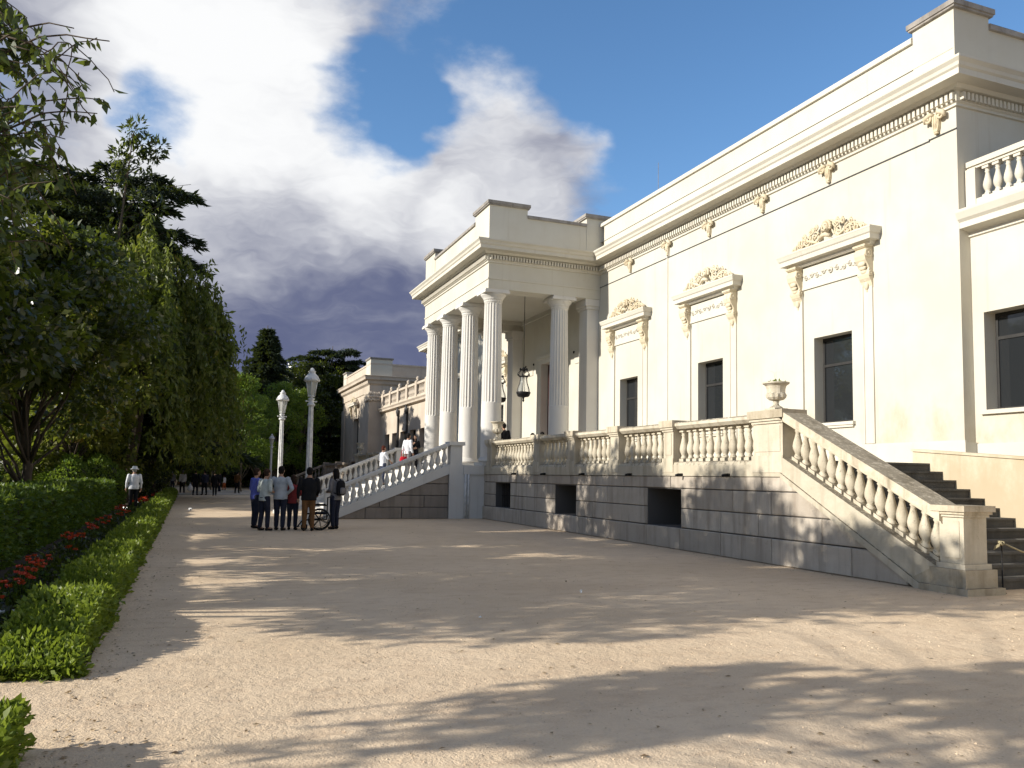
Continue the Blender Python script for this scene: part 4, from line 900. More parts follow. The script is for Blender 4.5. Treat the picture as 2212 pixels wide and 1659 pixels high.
def bush(label, c, r, m, leaf, n, seed):
    rng = np.random.default_rng(seed); t = thing('bush', label, 'bush', c); b = MB(); b.ell((0, 0, r[2]*.8), (r[0]*.86, r[1]*.86, r[2]*.86), 14, 9); b.tube([(0, 0, -.05), (0, 0, r[2]*.6)], .08, 6); b.build('stems', 'hedge_core', t)
    d = rng.normal(size=(n, 3)); d /= np.linalg.norm(d, axis=1, keepdims=True); k = 1+.10*np.sin(d[:, 0]*5+seed)+.08*np.sin(d[:, 1]*6)+.08*np.sin(d[:, 2]*7)
    p = d*np.array(r)*(k*rng.uniform(.84, 1.02, n))[:, None]+np.array([0, 0, r[2]*.8]); ok = p[:, 2] > .03; p, d = p[ok], d[ok]
    D = d+rng.normal(size=d.shape)*.6; obj('foliage', leaf_mesh('foliage', p, D, leaf*rng.uniform(.6, 1.3, len(p)), .6, rng.uniform(.1, 1.0, len(p)), m), t)
bush('rounded bright green bush at the left of the topiary pair', (-4.55, 38.4, 0), (1.0, 1.0, 1.12), 'leaf_light', .13, 5200, 1)
bush('rounded green bush right of its brighter neighbour', (-3.55, 40.2, 0), (1.1, 1.05, 1.15), 'leaf_light', .13, 5200, 2)

k_ = 0
for x, y, r, lab in ((-6.6, 25.5, 1.5, 'dark shrub at the left edge beneath the evergreen trees'), (-8.6, 30.0, 1.8, 'dark shrub at the left edge below the leaning branches'), (-5.2, 47.5, 1.9, 'dark shrub at the foot of the weeping tree'), (-3.4, 50.5, 1.7, 'dark shrub behind the woman in white'), (-7.8, 55, 2.4, 'dark shrub in the shade under the cedar'), (-2.8, 63, 1.9, 'dark shrub at the far end of the garden hedge'), (-12.5, 66, 2.6, 'dark shrub behind the white parasols'), (-5.5, 70, 2.6, 'dark shrub deep under the far trees'), (-17, 62, 2.6, 'dark shrub at the far left of the garden')):
    bush(lab, (x, y, 0), (r, r, r*.85), 'leaf_dark', .20, 2600, 20+k_); k_ += 1
# flowers
def flower_row():
    HEAD = []
    for _ in range(4):
        a = np.arange(9)*.7; HEAD.append(leaf_mesh('flower_head', np.zeros((9, 3)), np.c_[np.cos(a), np.sin(a), .25+.3*(np.arange(9) % 3)], np.full(9, .055), .75, RNG.uniform(0, 1, 9), 'petal_red'))
    rnd = random.Random(8); spots = [(-1.95, 13.2), (-2.0, 13.7), (-1.9, 14.15), (-2.12, 14.4), (-1.82, 13.0), (-1.86, 12.3), (-2.0, 12.7), (-2.16, 18.5), (-2.05, 18.9), (-2.2, 19.4), (-1.96, 19.0), (-2.09, 22.1), (-2.15, 22.7), (-1.95, 21.5), (-1.9, 23.6), (-2.2, 25.2), (-2.05, 26.4), (-2.25, 32.5), (-2.1, 31.6), (-2.2, 34), (-1.96, 40), (-2.0, 42.3), (-2.05, 43), (-1.9, 44.2), (-1.8, 16.0), (-1.75, 11.4), (-1.9, 11.0), (-1.85, 10.2)]
    spots += [(-1.65-rnd.random()*.55, rnd.uniform(36, 56)) for _ in range(9)]+[(-1.65-rnd.random()*.5, rnd.uniform(9.5, 30)) for _ in range(3)]
    spots.sort(key=lambda p: p[1])
    for i, (x, y) in enumerate(spots):
        t = thing('flower_plant', 'red flower plant in the bed between hedges', 'flower', (x, y, 0), rnd.random()*6, 'red flower plants in the bed'); f = 1+max(0, y-14)*.022
        b = MB()
        for k in range(3): b.tube([(0, 0, 0), (.04*math.cos(k*2.1), .04*math.sin(k*2.1), .12), (.07*math.cos(k*2.1), .07*math.sin(k*2.1), .22+.03*k)], .005, 4)
        b.build('stem', 'hedge_core', t)
        n = 40; q = rdirs(n)*np.array([.14, .14, .07]); q[:, 2] += .09; me = leaf_mesh('leaves', q, rdirs(n)+np.array([0, 0, .5]), np.full(n, .07), .6, RNG.uniform(0, .6, n), 'leaf_hedge'); obj('leaves', me, t)
        for k in range(3): hdo = obj('flower_head', HEAD[(i+k) % 4], t, (.07*math.cos(k*2.1), .07*math.sin(k*2.1), .23+.03*k)); hdo.scale = (f, f, f)
    for x, y, lab in ((-1.62, 9.35, 'single white flower at the near end of the bed'), (-1.50, 9.42, 'white flower nearest the low hedge in the bed')):
        t = thing('flower_plant', lab, 'flower', (x, y, 0)); b = MB(); b.tube([(0, 0, 0), (0, 0, .2)], .005, 4); b.build('stem', 'hedge_core', t)
        pp = np.zeros((10, 3)); pp[:, 2] = .2; a = np.arange(10)*.63; obj('petals', leaf_mesh('petals', pp, np.c_[np.cos(a), np.sin(a), .5+.3*(np.arange(10) % 2)], np.full(10, .05), .7, RNG.uniform(0, 1, 10), 'petal_white'), t)
flower_row()
n = 5200; xs = RNG.uniform(-2.35, -1.45, n); ys = 8+48*RNG.uniform(0, 1, n)**1.5
tag(obj('ground_cover', leaf_mesh('ground_cover', np.c_[xs, ys, RNG.uniform(.01, .12, n)], rdirs(n)+np.array([0, 0, .5]), .07*RNG.uniform(.6, 1.5, n)*(1+ys*.012), .6, RNG.uniform(0, .45, n), 'leaf_dark')), 'dark low leaves covering the flower bed', 'ground cover', kind='stuff')
# fallen leaves and grit on the gravel
n = 2400; ys = 3.5+30*RNG.uniform(0, 1, n)**1.7; xs = np.where(RNG.uniform(0, 1, n) < .42, -.72+.5*RNG.exponential(.5, n), np.where(RNG.uniform(0, 1, n) < .3, 10.52-.4*RNG.exponential(.5, n), RNG.uniform(-.6, 10.2, n)))
tag(obj('fallen_leaves', leaf_mesh('fallen_leaves', np.c_[xs, ys, np.full(n, .006)], np.c_[RNG.normal(size=(n, 2)), RNG.uniform(0, .22, n)], .022+.035*RNG.uniform(0, 1, n)**3, .55, RNG.uniform(0, 1, n), 'litter', .2, np.tile((0., 0., 1.), (n, 1))+RNG.normal(size=(n, 3))*.15)), 'scattered dry leaves and grit on the gravel', 'leaves', kind='stuff')
# grit: small stones near the viewer
n = 3500; ys = 3.2+11*RNG.uniform(0, 1, n)**1.4; xs = RNG.uniform(-.65, 10.3, n); b = MB()
V = []; Fc = []; tet = np.array([(1, 0, -.2), (-.5, .87, -.2), (-.5, -.87, -.2), (0, 0, .75)])
r = .004+.009*RNG.uniform(0, 1, n)**2.5; an = RNG.uniform(0, 6.28, n); co, si = np.cos(an), np.sin(an)
V = np.empty((n, 4, 3)); V[:, :, 0] = xs[:, None]+r[:, None]*(tet[:, 0]*co[:, None]-tet[:, 1]*si[:, None]); V[:, :, 1] = ys[:, None]+r[:, None]*(tet[:, 0]*si[:, None]+tet[:, 1]*co[:, None]); V[:, :, 2] = r[:, None]*(tet[:, 2]+.2)
me = bpy.data.meshes.new('pebbles'); F = (np.arange(n)[:, None, None]*4+np.array([(0, 1, 3), (1, 2, 3), (2, 0, 3)])).reshape(-1, 3); me.from_pydata(V.reshape(-1, 3).tolist(), [], F.tolist()); me.materials.append(MATS['gravel']); tag(obj('pebbles', me), 'loose small stones lying on the gravel', 'pebbles', kind='stuff')

# dry plant in the near urn
t = thing('potted_plant', 'small leaves and thin stems growing in the near urn', 'plant', (XT+.2, 13.28, 3.52)); b = MB(); random.seed(3)
for k in range(2): b.tube([(0, 0, -.05), (random.gauss(0, .04), random.gauss(0, .05), .25), (random.gauss(0, .10), random.gauss(0, .14), random.uniform(.2, .35))], [.003, .002, .001], 4)
b.build('stems', 'rope', t); q = rdirs(60)*np.array([.17, .17, .06]); obj('leaves', leaf_mesh('leaves', q, rdirs(60)+np.array([0, 0, .4]), np.full(60, .07), .55, RNG.uniform(0, 1, 60), 'leaf_hedge_low'), t)

# ------------------------------------------------------------------ street lamps
def lamp(x, y, s, label, parts=True):
    t = thing('street_lamp', label, 'street lamp', (x, y, 0), .35, 'white lamp posts along the path')
    b = MB(); b.lathe([(.20, 0), (.20, .12), (.16, .16), (.15, .55), (.17, .58), (.12, .66), (.09, .72)], n=8, smooth=False); n = 16
    pr = [(.085, .72), (.085, 1.0), (.078, 2.5), (.066, 3.72)]; vs = []; fs = []
    for r, z in pr:
        for i in range(n): a = 2*math.pi*i/n; q = r*(1 if i % 2 else .82); vs.append((q*math.cos(a), q*math.sin(a), z))
    for j in range(len(pr)-1):
        for i in range(n): fs.append((j*n+i, j*n+(i+1) % n, (j+1)*n+(i+1) % n, (j+1)*n+i))
    b.add(vs, fs, False); b.lathe([(.066, 3.72), (.11, 3.75), (.11, 3.80), (.075, 3.83), (.07, 3.92), (.10, 3.96), (.05, 4.0), (.04, 4.06)], n=10)
    b.tube([(-.15, 0, 3.88), (.15, 0, 3.88)], .02, 6); b.ell((-.15, 0, 3.88), (.03, .03, .03), 6, 5); b.ell((.15, 0, 3.88), (.03, .03, .03), 6, 5); b.build('post', 'lamp_paint', t)
    b = MB(); b.lathe([(.095, 4.06), (.165, 4.52)], n=6, smooth=False, caps=False); b.build('lantern_glass', 'lamp_glass', t)
    b = MB(); b.lathe([(.10, 4.02), (.115, 4.06), (.10, 4.07)], n=6, smooth=False)
    for i in range(6):
        a = 2*math.pi*i/6; b.tube([(.10*math.cos(a), .10*math.sin(a), 4.06), (.17*math.cos(a), .17*math.sin(a), 4.53)], .012, 4)
    b.build('lantern_frame', 'lamp_paint', t)
    b = MB(); b.lathe([(.20, 4.51), (.225, 4.54), (.20, 4.60), (.17, 4.68), (.10, 4.76), (.085, 4.80), (.11, 4.83), (.06, 4.87), (.05, 4.92), (.02, 4.95)], n=12)
    for i in range(6): a = 2*math.pi*i/6; b.ell((.20*math.cos(a), .20*math.sin(a), 4.58), (.03, .03, .04), 6, 4)
    b.build('lantern_roof', 'lamp_paint', t); t.scale = (s*1.15, s*1.15, s); return t
lamp(3.55, 26.6, 1.0, 'tallest looking white lamp post behind the group of people')
lamp(3.45, 34.3, 1.0, 'second white lamp post left of the tallest one')
lamp(6.12, 68, .95, 'small distant white lamp post above the man in the grey shirt')

# hanging lanterns of the portico
def hang_lantern(x, y, label):
    t = thing('hanging_lantern', label, 'lantern', (x, y, 6.1), 0, 'iron lanterns hanging in the portico')
    b = MB(); b.tube([(0, 0, -.1), (0, 0, 3.3)], .013, 6); b.build('rod', 'iron', t)
    b = MB(); pr = [(.16, -.36), (.14, -.45), (.16, -.62), (.24, -.85), (.27, -1.0), (.25, -1.08)]
    for i in range(6):
        a = 2*math.pi*i/6; b.tube([(r*1.05*math.cos(a), r*1.05*math.sin(a), z) for r, z in pr], .013, 5)
        b.tube([(.20*math.cos(a), .20*math.sin(a), -.33), (.27*math.cos(a), .27*math.sin(a), -.25), (.16*math.cos(a), .16*math.sin(a), -.12), (.05*math.cos(a), .05*math.sin(a), -.04)], .014, 5)
        b.ell((.25*math.cos(a), .25*math.sin(a), -.30), (.035, .035, .035), 6, 4); b.ell((.15*math.cos(a), .15*math.sin(a), -.06), (.04, .04, .06), 6, 4)
    b.lathe([(.19, -.33), (.20, -.37), (.17, -.38)], n=12); b.ell((0, 0, -.06), (.09, .09, .10), 8, 6)
    b.build('frame', 'iron', t)
    b = MB(); b.lathe([(.29, -1.0), (.30, -1.03), (.25, -1.16), (.2, -1.20), (.05, -1.22), (.03, -1.30), (.045, -1.34), (.012, -1.42)], n=14); b.build('pan', 'iron', t)
    b = MB(); b.lathe([(.15, -.40), (.135, -.46), (.155, -.62), (.235, -.85), (.262, -.98)], n=12, caps=False); b.build('glass', 'clear_glass', t)
hang_lantern(12.75, 31.4, 'black iron and glass lantern hanging between the portico columns')
hang_lantern(12.75, 34.2, 'second iron lantern half hidden behind the front portico columns')

# rope barrier at the foot of the near steps
t = thing('rope_post', 'thin black iron post with knotted rope before the dark steps', 'post', (11.34, 8.9, 0)); b = MB(); b.lathe([(.05, 0), (.05, .012), (.014, .02), (.011, .72), (.018, .74), (.018, .76)], n=8); b.build('post', 'iron', t)
b = MB(); pts = []
for k in range(26): a = k*.9; pts.append((-.02+.045*math.cos(a)*(1-.01*k), .04*math.sin(a*1.3), .735+.03*math.sin(a*.7)))
b.tube(pts, .013, 6)
for k in range(5): b.tube([(-.04, 0, .73), (-.09, -.01+.02*k-.03, .73-.01*k), (-.11, .02*k-.04, .69-.012*k)], .008, 5)
b.build('knot', 'rope', t)
b = MB(); b.tube([(11.36, 8.9, .74), (11.8, 8.92, .60), (12.3, 8.93, .49), (12.9, 8.94, .45), (13.6, 8.95, .52), (13.97, 8.95, .66)], .013, 6); tag(b.build('rope', 'rope'), 'pale rope sagging from the knotted post across the steps', 'rope')
for x, y, lab, s in ((3.15, 8.95, 'small white paper scrap on the sunlit gravel edge', .035), (.15, 36, 'white paper scrap on the path by the low hedge', .09), (5.15, 10.4, 'pale crumpled paper scrap on the shaded gravel', .035)):
    b = MB(); random.seed(int(x*100)); pts = [(random.uniform(-s, s), random.uniform(-s, s), random.uniform(0, s*1.6)) for _ in range(9)]
    b.add(pts, [(0, 1, 2), (2, 3, 4), (4, 5, 6), (6, 7, 8), (1, 3, 5), (0, 8, 4), (2, 7, 5)]); o = b.build('paper_scrap', 'paper'); o.location = (x, y, .01); tag(o, lab, 'paper')
# kerbs across the far path
for i, (y, lab) in enumerate(((61.5, 'nearest pale kerb crossing the end of the path'), (66.5, 'middle pale kerb crossing the end of the path'), (72, 'farthest pale kerb crossing the end of the path'))):
    b = MB(); b.prism([(y, 0), (y, .10), (y+.03, .13), (y+.32, .13), (y+.35, .10), (y+.35, 0)], 0, -.5+i*.8, 7.8); tag(b.build('kerb', 'white_stone'), lab, 'kerb', 'kerbs across the far path')

# parasols in the garden
def parasol(x, y, h, r, label, rz):
    t = thing('parasol', label, 'parasol', (x, y, 0), rz, 'white parasols in the garden'); b = MB(); b.tube([(0, 0, 0), (0, 0, h)], .025, 6); b.lathe([(.3, 0), (.3, .06), (.05, .1)], n=10); b.build('pole', 'steel', t)
    b = MB(); n = 8; vs = [(0, 0, h+.05)]
    for k, (q, z) in enumerate(((.5, -.12), (1, -.42), (1.0, -.60))):
        for i in range(n*2):
            a = math.pi*i/n; f = 1 if i % 2 == 0 else .93; vs.append((r*q*f*math.cos(a), r*q*f*math.sin(a), h+z*(1 if i % 2 == 0 else 1.06)))
    fs = [(0, 1+i, 1+(i+1) % 16) for i in range(16)]
    for k in range(2): fs += [(1+k*16+i, 1+(k+1)*16+i, 1+(k+1)*16+(i+1) % 16, 1+k*16+(i+1) % 16) for i in range(16)]
    b.add(vs, fs, False); b.build('canopy', 'parasol_cloth', t)
parasol(-11.7, 62.6, 2.15, 1.5, 'white parasol at the extreme left edge of the garden', .2)
parasol(-10.2, 61.8, 2.15, 1.5, 'white parasol nearer the round bushes', .5)
b = MB(); b.box(-.05, .05, -.05, .05, 0, 1.9); b.box(-.12, .12, -.03, .03, 1.75, 2.1); o = b.build('sign_post', 'lamp_paint'); o.location = (-5.9, 40.5, 0); tag(o, 'pale wooden post beside the round green bush', 'post')
# ------------------------------------------------------------------ people
def colour(name, c, rough=.85):
    if name not in MATS: mat(name, M_plain(c, rough, 0, .15, .10, 90, .25))
    return name
SKIN = colour('skin', (.42, .25, .17), .6)
for nm, c in dict(hair_black=(.012, .010, .009), hair_brown=(.045, .025, .015), hair_red=(.09, .025, .015), hair_grey=(.30, .29, .28), hat_white=(.78, .78, .76), cloth_blue=(.13, .15, .50), cloth_mint=(.50, .54, .52), cloth_greyblue=(.42, .45, .48), cloth_white=(.74, .75, .78),
                  cloth_black=(.014, .014, .016), cloth_navy=(.025, .028, .045), cloth_red=(.30, .05, .05), cloth_brown=(.17, .085, .035), cloth_grey=(.20, .19, .19), cloth_paleblue=(.45, .52, .66), cloth_orange=(.55, .16, .06), cloth_pink=(.60, .38, .38), bag_red=(.55, .015, .03), shoe=(.02, .018, .016), denim=(.06, .07, .11)).items(): colour(nm, c)
def cap(b, p0, r0, p1, r1, n=10):
    p0, p1 = Vector(p0), Vector(p1); d = (p1-p0); L = d.length; d = d/L if L > 1e-6 else Vector((0, 0, 1)); pts = []; rad = []
    for k in (-.95, -.7, -.35): pts.append(p0+d*r0*k); rad.append(r0*math.sqrt(1-k*k))
    for t in (0, .33, .66, 1): pts.append(p0.lerp(p1, t)); rad.append(r0+(r1-r0)*t)
    for k in (.35, .7, .95): pts.append(p1+d*r1*k); rad.append(r1*math.sqrt(1-k*k))
    b.tube(pts, rad, n)
def loft(b, secs, n=16):
    # secs: (cx, cy, z, rx, ry)
    vs = []; fs = []
    for cx, cy, z, rx, ry in secs:
        for i in range(n): a = 2*math.pi*i/n; vs.append((cx+rx*math.cos(a), cy+ry*math.sin(a), z))
    m = len(secs)
    for j in range(m-1):
        for i in range(n): fs.append((j*n+i, j*n+(i+1) % n, (j+1)*n+(i+1) % n, (j+1)*n+i))
    fs += [tuple(range(n))[::-1], tuple((m-1)*n+i for i in range(n))]; b.add(vs, fs, True)
def remesh(b, vox, it=3):
    me = b.mesh('tmp'); o = bpy.data.objects.new('tmp', me); COL.objects.link(o)
    md = o.modifiers.new('r', 'REMESH'); md.mode = 'VOXEL'; md.voxel_size = vox
    if it: sm = o.modifiers.new('s', 'SMOOTH'); sm.iterations = it; sm.factor = .5
    dg = bpy.context.evaluated_depsgraph_get(); r = bpy.data.meshes.new_from_object(o.evaluated_get(dg)); bpy.data.objects.remove(o); bpy.data.meshes.remove(me)
    r.polygons.foreach_set('use_smooth', [True]*len(r.polygons)); return r
def hand(b, w, d, s):
    """palm, four fingers and a thumb hanging along d from the wrist w; s = side"""
    w, d = Vector(w), Vector(d).normalized(); side = Vector((1, 0, 0)); side = (side-d*side.dot(d)).normalized(); fwd = d.cross(side).normalized()
    if fwd.y < 0: fwd = -fwd
    pc = w+d*.05
    b.tube([w, w+d*.03, w+d*.08, w+d*.095], [.026, .034, .04, .03], 8)
    for k, (o, L) in enumerate(((-.030, .062), (-.010, .076), (.010, .080), (.030, .070))):
        p = w+d*.09+fwd*o; c = side*(-s)*.012
        b.tube([p-d*.015, p+d*L*.45+c*.6, p+d*L*.8+c*1.6, p+d*L+c*2.6], [.0095, .009, .008, .006], 6)
    p = w+d*.035+fwd*.034; b.tube([p, p+fwd*.025+d*.025, p+fwd*.030+d*.055], [.012, .011, .008], 6)
def person(label, loc, face, h, top, bottom, hair='hair_black', long_hair=False, arms='down', legs=(.0, .0), sleeves='long', hat=None, skirt=False, seated=False, vox=.02, lean=0., shoes='shoe', look=0., group=None, tw=1.0):
    """faces local +Y; face = rotation about z"""
    k = h/1.75; t = thing('person', label, 'person', loc, face, group)
    S = lambda p: (p[0]*k, p[1]*k, p[2]*k)
    drop = .47 if seated else 0.
    def sh(z): return lean*max(0, z-.9)    # forward lean of the trunk
    hz = .92-drop
    hipz = {s: (s*.095, 0, hz) for s in (-1, 1)}; knee = {}; ank = {}
    for s, st_ in zip((-1, 1), legs):
        if seated: knee[s] = (s*.11, .42, hz+.02); ank[s] = (s*.11, .42+st_, .08)
        else: knee[s] = (s*.10, st_*.55+.025, .49); ank[s] = (s*.105, st_, .085)
    z0 = -drop
    P = lambda x, y, z: (x, y+sh(z), z+z0)
    shl = {s: P(s*.185*tw, -.01, 1.40) for s in (-1, 1)}; elb = {}; wri = {}
    for i, s in enumerate((-1, 1)):
        a = arms if isinstance(arms, str) else arms[i]
        if a == 'down': elb[s] = P(s*.245*tw, -.03, 1.12); wri[s] = P(s*.25*tw, .05, .88)
        elif a == 'hold': elb[s] = P(s*.25, -.02, 1.13); wri[s] = P(s*.10, .25, 1.08)
        elif a == 'phone': elb[s] = P(s*.24, .0, 1.13); wri[s] = P(s*.10, .24, 1.28)
        elif a == 'hip': elb[s] = P(s*.36, -.10, 1.14); wri[s] = P(s*.19, .02, 1.0)
        elif a == 'push': elb[s] = P(s*.25, .05, 1.13); wri[s] = P(s*.20, .36, .98)
        elif a == 'bag': elb[s] = P(s*.27, -.03, 1.12); wri[s] = P(s*.30, .02, .86)
        elif a == 'rail': elb[s] = P(s*.24, .12, 1.16); wri[s] = P(s*.15, .32, 1.02)
    nk = P(0, .0, 1.47); hd = P(.0, .035+.02*look, 1.615)
    # body: one continuous surface
    b = MB()
    loft(b, [S(P(0, 0, z))+(rx*k*tw, ry*k) for z, rx, ry in ((.86, .10, .09), (.93, .155, .105), (1.05, .135, .095), (1.20, .15, .11), (1.33, .165, .105), (1.41, .14, .085), (1.46, .07, .065), (1.50, .055, .055))])
    cap(b, S(nk), .056*k, S(hd), .055*k)
    R = Matrix.Rotation(-.10, 3, 'X'); b.ell(S((hd[0], hd[1]-.005, hd[2]+.02)), (.078*k, .096*k, .112*k), 14, 10); b.ell(S((hd[0], hd[1]+.03, hd[2]-.06)), (.055*k, .058*k, .055*k), 10, 7)
    b.ell(S((hd[0], hd[1]+.096, hd[2]-.015)), (.017*k, .022*k, .026*k), 6, 5)
    for s in (-1, 1):
        b.ell(S((s*.080, hd[1]-.005, hd[2])), (.012*k, .02*k, .032*k), 6, 5)
        cap(b, S(shl[s]), .052*k, S(elb[s]), .040*k); cap(b, S(elb[s]), .040*k, S(wri[s]), .027*k)
        cap(b, S(hipz[s]), .085*k, S(knee[s]), .056*k); cap(b, S(knee[s]), .056*k, S(ank[s]), .040*k)
        cap(b, S(ank[s]), .042*k, S((ank[s][0]+s*.015, ank[s][1]+.13, .04)), .034*k)
    body = remesh(b, vox*k*.8, 2); hb = MB()
    for s in (-1, 1):
        e, w = Vector(S(elb[s])), Vector(S(wri[s])); d = (w-e).normalized(); a = arms if isinstance(arms, str) else arms[0 if s < 0 else 1]
        hand(hb, w, d if a != 'hold' else (d+Vector((-s*.5, .2, 0))), s)
    hm = hb.mesh('h'); bm = bmesh.new(); bm.from_mesh(body); bm.from_mesh(hm); bm.to_mesh(body); bm.free(); bpy.data.meshes.remove(hm)
    body.name = 'body'; body.materials.clear(); body.materials.append(MATS[SKIN]); obj('body', body, t)
    # shirt
    b = MB(); loft(b, [S(P(0, 0, z))+(rx*k*tw, ry*k) for z, rx, ry in ((.84 if not seated else .9, .185, .135), (.93, .182, .135), (1.06, .165, .125), (1.20, .178, .135), (1.33, .19, .128), (1.40, .165, .105), (1.445, .085, .08), (1.47, .065, .065))])
    for s in (-1, 1):
        cap(b, S(shl[s]), .072*k, S(elb[s]), .056*k)
        if sleeves == 'long': q = Vector(S(elb[s])).lerp(Vector(S(wri[s])), .92); cap(b, S(elb[s]), .055*k, q, .040*k)
    me = remesh(b, vox*k, 3); me.materials.clear(); me.materials.append(MATS[top]); obj('shirt', me, t)
    # trousers or skirt
    b = MB(); loft(b, [S((0, 0, z+z0))+(rx*k*tw, ry*k) for z, rx, ry in ((.84, .17, .125), (.92, .18, .135), (1.0, .165, .122))])
    if skirt and not seated: loft(b, [S((0, .01, z))+(rx*k, ry*k) for z, rx, ry in ((.42, .22, .19), (.6, .205, .175), (.85, .19, .15), (.95, .175, .13))])
    else:
        for s in (-1, 1): cap(b, S(hipz[s]), .102*k, S(knee[s]), .078*k); cap(b, S(knee[s]), .077*k, S((ank[s][0], ank[s][1]-.005, ank[s][2]+.04)), .062*k)
    me = remesh(b, vox*k, 3); me.materials.clear(); me.materials.append(MATS[bottom]); obj('skirt' if skirt else 'trousers', me, t)
    for s in (-1, 1):
        b = MB(); a = ank[s]; cap(b, S((a[0], a[1]-.03, .05)), .046*k, S((a[0]+s*.015, a[1]+.14, .038)), .036*k, 8); b.v = [(v[0], v[1], max(0, v[2])) for v in b.v]; b.build('shoe', shoes, t)
    # hair / hat / eyes
    b = MB(); b.ell(S((hd[0], hd[1]-.022, hd[2]+.045)), (.088*k, .098*k, .098*k), 14, 9); b.ell(S((hd[0], hd[1]-.04, hd[2]-.01)), (.083*k, .072*k, .085*k), 12, 8)
    if long_hair:
        loft(b, [S((hd[0], hd[1]-.05, hd[2]+dz))+(rx*k, ry*k) for dz, rx, ry in ((-.30, .07, .03), (-.2, .10, .05), (-.08, .105, .07), (.03, .095, .08))])
    b.build('hair', hair, t)
    if hat:
        b = MB(); b.lathe([(.17*k, hd[2]*k+.035*k), (.175*k, hd[2]*k+.045*k), (.105*k, hd[2]*k+.07*k), (.10*k, hd[2]*k+.13*k), (.06*k, hd[2]*k+.165*k)], (hd[0]*k, hd[1]*k-.02, 0), 16); b.build('hat', hat, t)
    b = MB()
    for s in (-1, 1): b.ell(S((s*.033, hd[1]+.088, hd[2]+.012)), (.011*k, .007*k, .007*k), 6, 5)
    b.tube([S((-.026, hd[1]+.086, hd[2]-.062)), S((0, hd[1]+.093, hd[2]-.064)), S((.026, hd[1]+.086, hd[2]-.062))], .005*k, 5); b.build('eyes_and_mouth', 'hair_brown', t)
    return t
D_ = math.radians
GR = 'visitors gathered in a group on the gravel'
person('man in blue shirt at the left edge of the group', (1.86, 25.1, 0), D_(-70), 1.74, 'cloth_blue', 'cloth_navy', 'hair_brown', arms=('hold', 'hold'), legs=(.02, -.03), sleeves='short', group=GR)
person('man in pale mint shirt with bowed head, second from left in the group', (2.03, 24.05, 0), D_(-55), 1.72, 'cloth_mint', 'cloth_navy', 'hair_brown', arms=('hold', 'hold'), legs=(-.04, .05), sleeves='short', group=GR, lean=.06)
person('man in grey blue shirt seen from behind in the group', (2.46, 24.1, 0), D_(-25), 1.80, 'cloth_greyblue', 'cloth_navy', 'hair_black', arms=('hip', 'hip'), legs=(.05, -.05), group=GR, tw=1.08)
person('short woman in red top in the middle of the group', (2.83, 24.3, 0), D_(-20), 1.56, 'cloth_red', 'cloth_navy', 'hair_brown', long_hair=True, arms=('down', 'hold'), legs=(.03, -.02), group=GR)
person('tall person in black top and brown trousers, back to the camera', (3.20, 23.75, 0), D_(-12), 1.78, 'cloth_black', 'cloth_brown', 'hair_black', arms=('down', 'push'), legs=(.0, .04), group=GR, tw=1.16)
wb = person('woman in grey carrying a backpack at the right of the group', (4.06, 24.45, 0), D_(35), 1.76, 'cloth_grey', 'cloth_navy', 'hair_black', long_hair=True, arms=('hold', 'hold'), legs=(-.03, .04), group=GR)
def backpack(x, y, z, rz, label):
    t = thing('backpack', label, 'backpack', (x, y, z), rz); b = MB(); loft(b, [(0, -.20, z_, rx, ry) for z_, rx, ry in ((-.02, .12, .05), (.02, .15, .085), (.18, .16, .095), (.34, .145, .085), (.42, .09, .05))]); b.build('bag', 'cloth_black', t)
    b = MB(); loft(b, [(0, -.30, z_, rx, ry) for z_, rx, ry in ((.02, .10, .02), (.06, .115, .04), (.18, .115, .04), (.21, .09, .02))]); b.build('pocket', 'cloth_grey', t)
    for s in (-1, 1): b = MB(); b.tube([(s*.09, -.13, .40), (s*.11, -.02, .46), (s*.12, .12, .38), (s*.13, .13, .2), (s*.14, -.02, .06), (s*.12, -.13, .04)], .016, 6); b.build('strap', 'cloth_black', t)
backpack(4.06, 24.45, 1.0, D_(35), 'black backpack worn by the woman in grey')
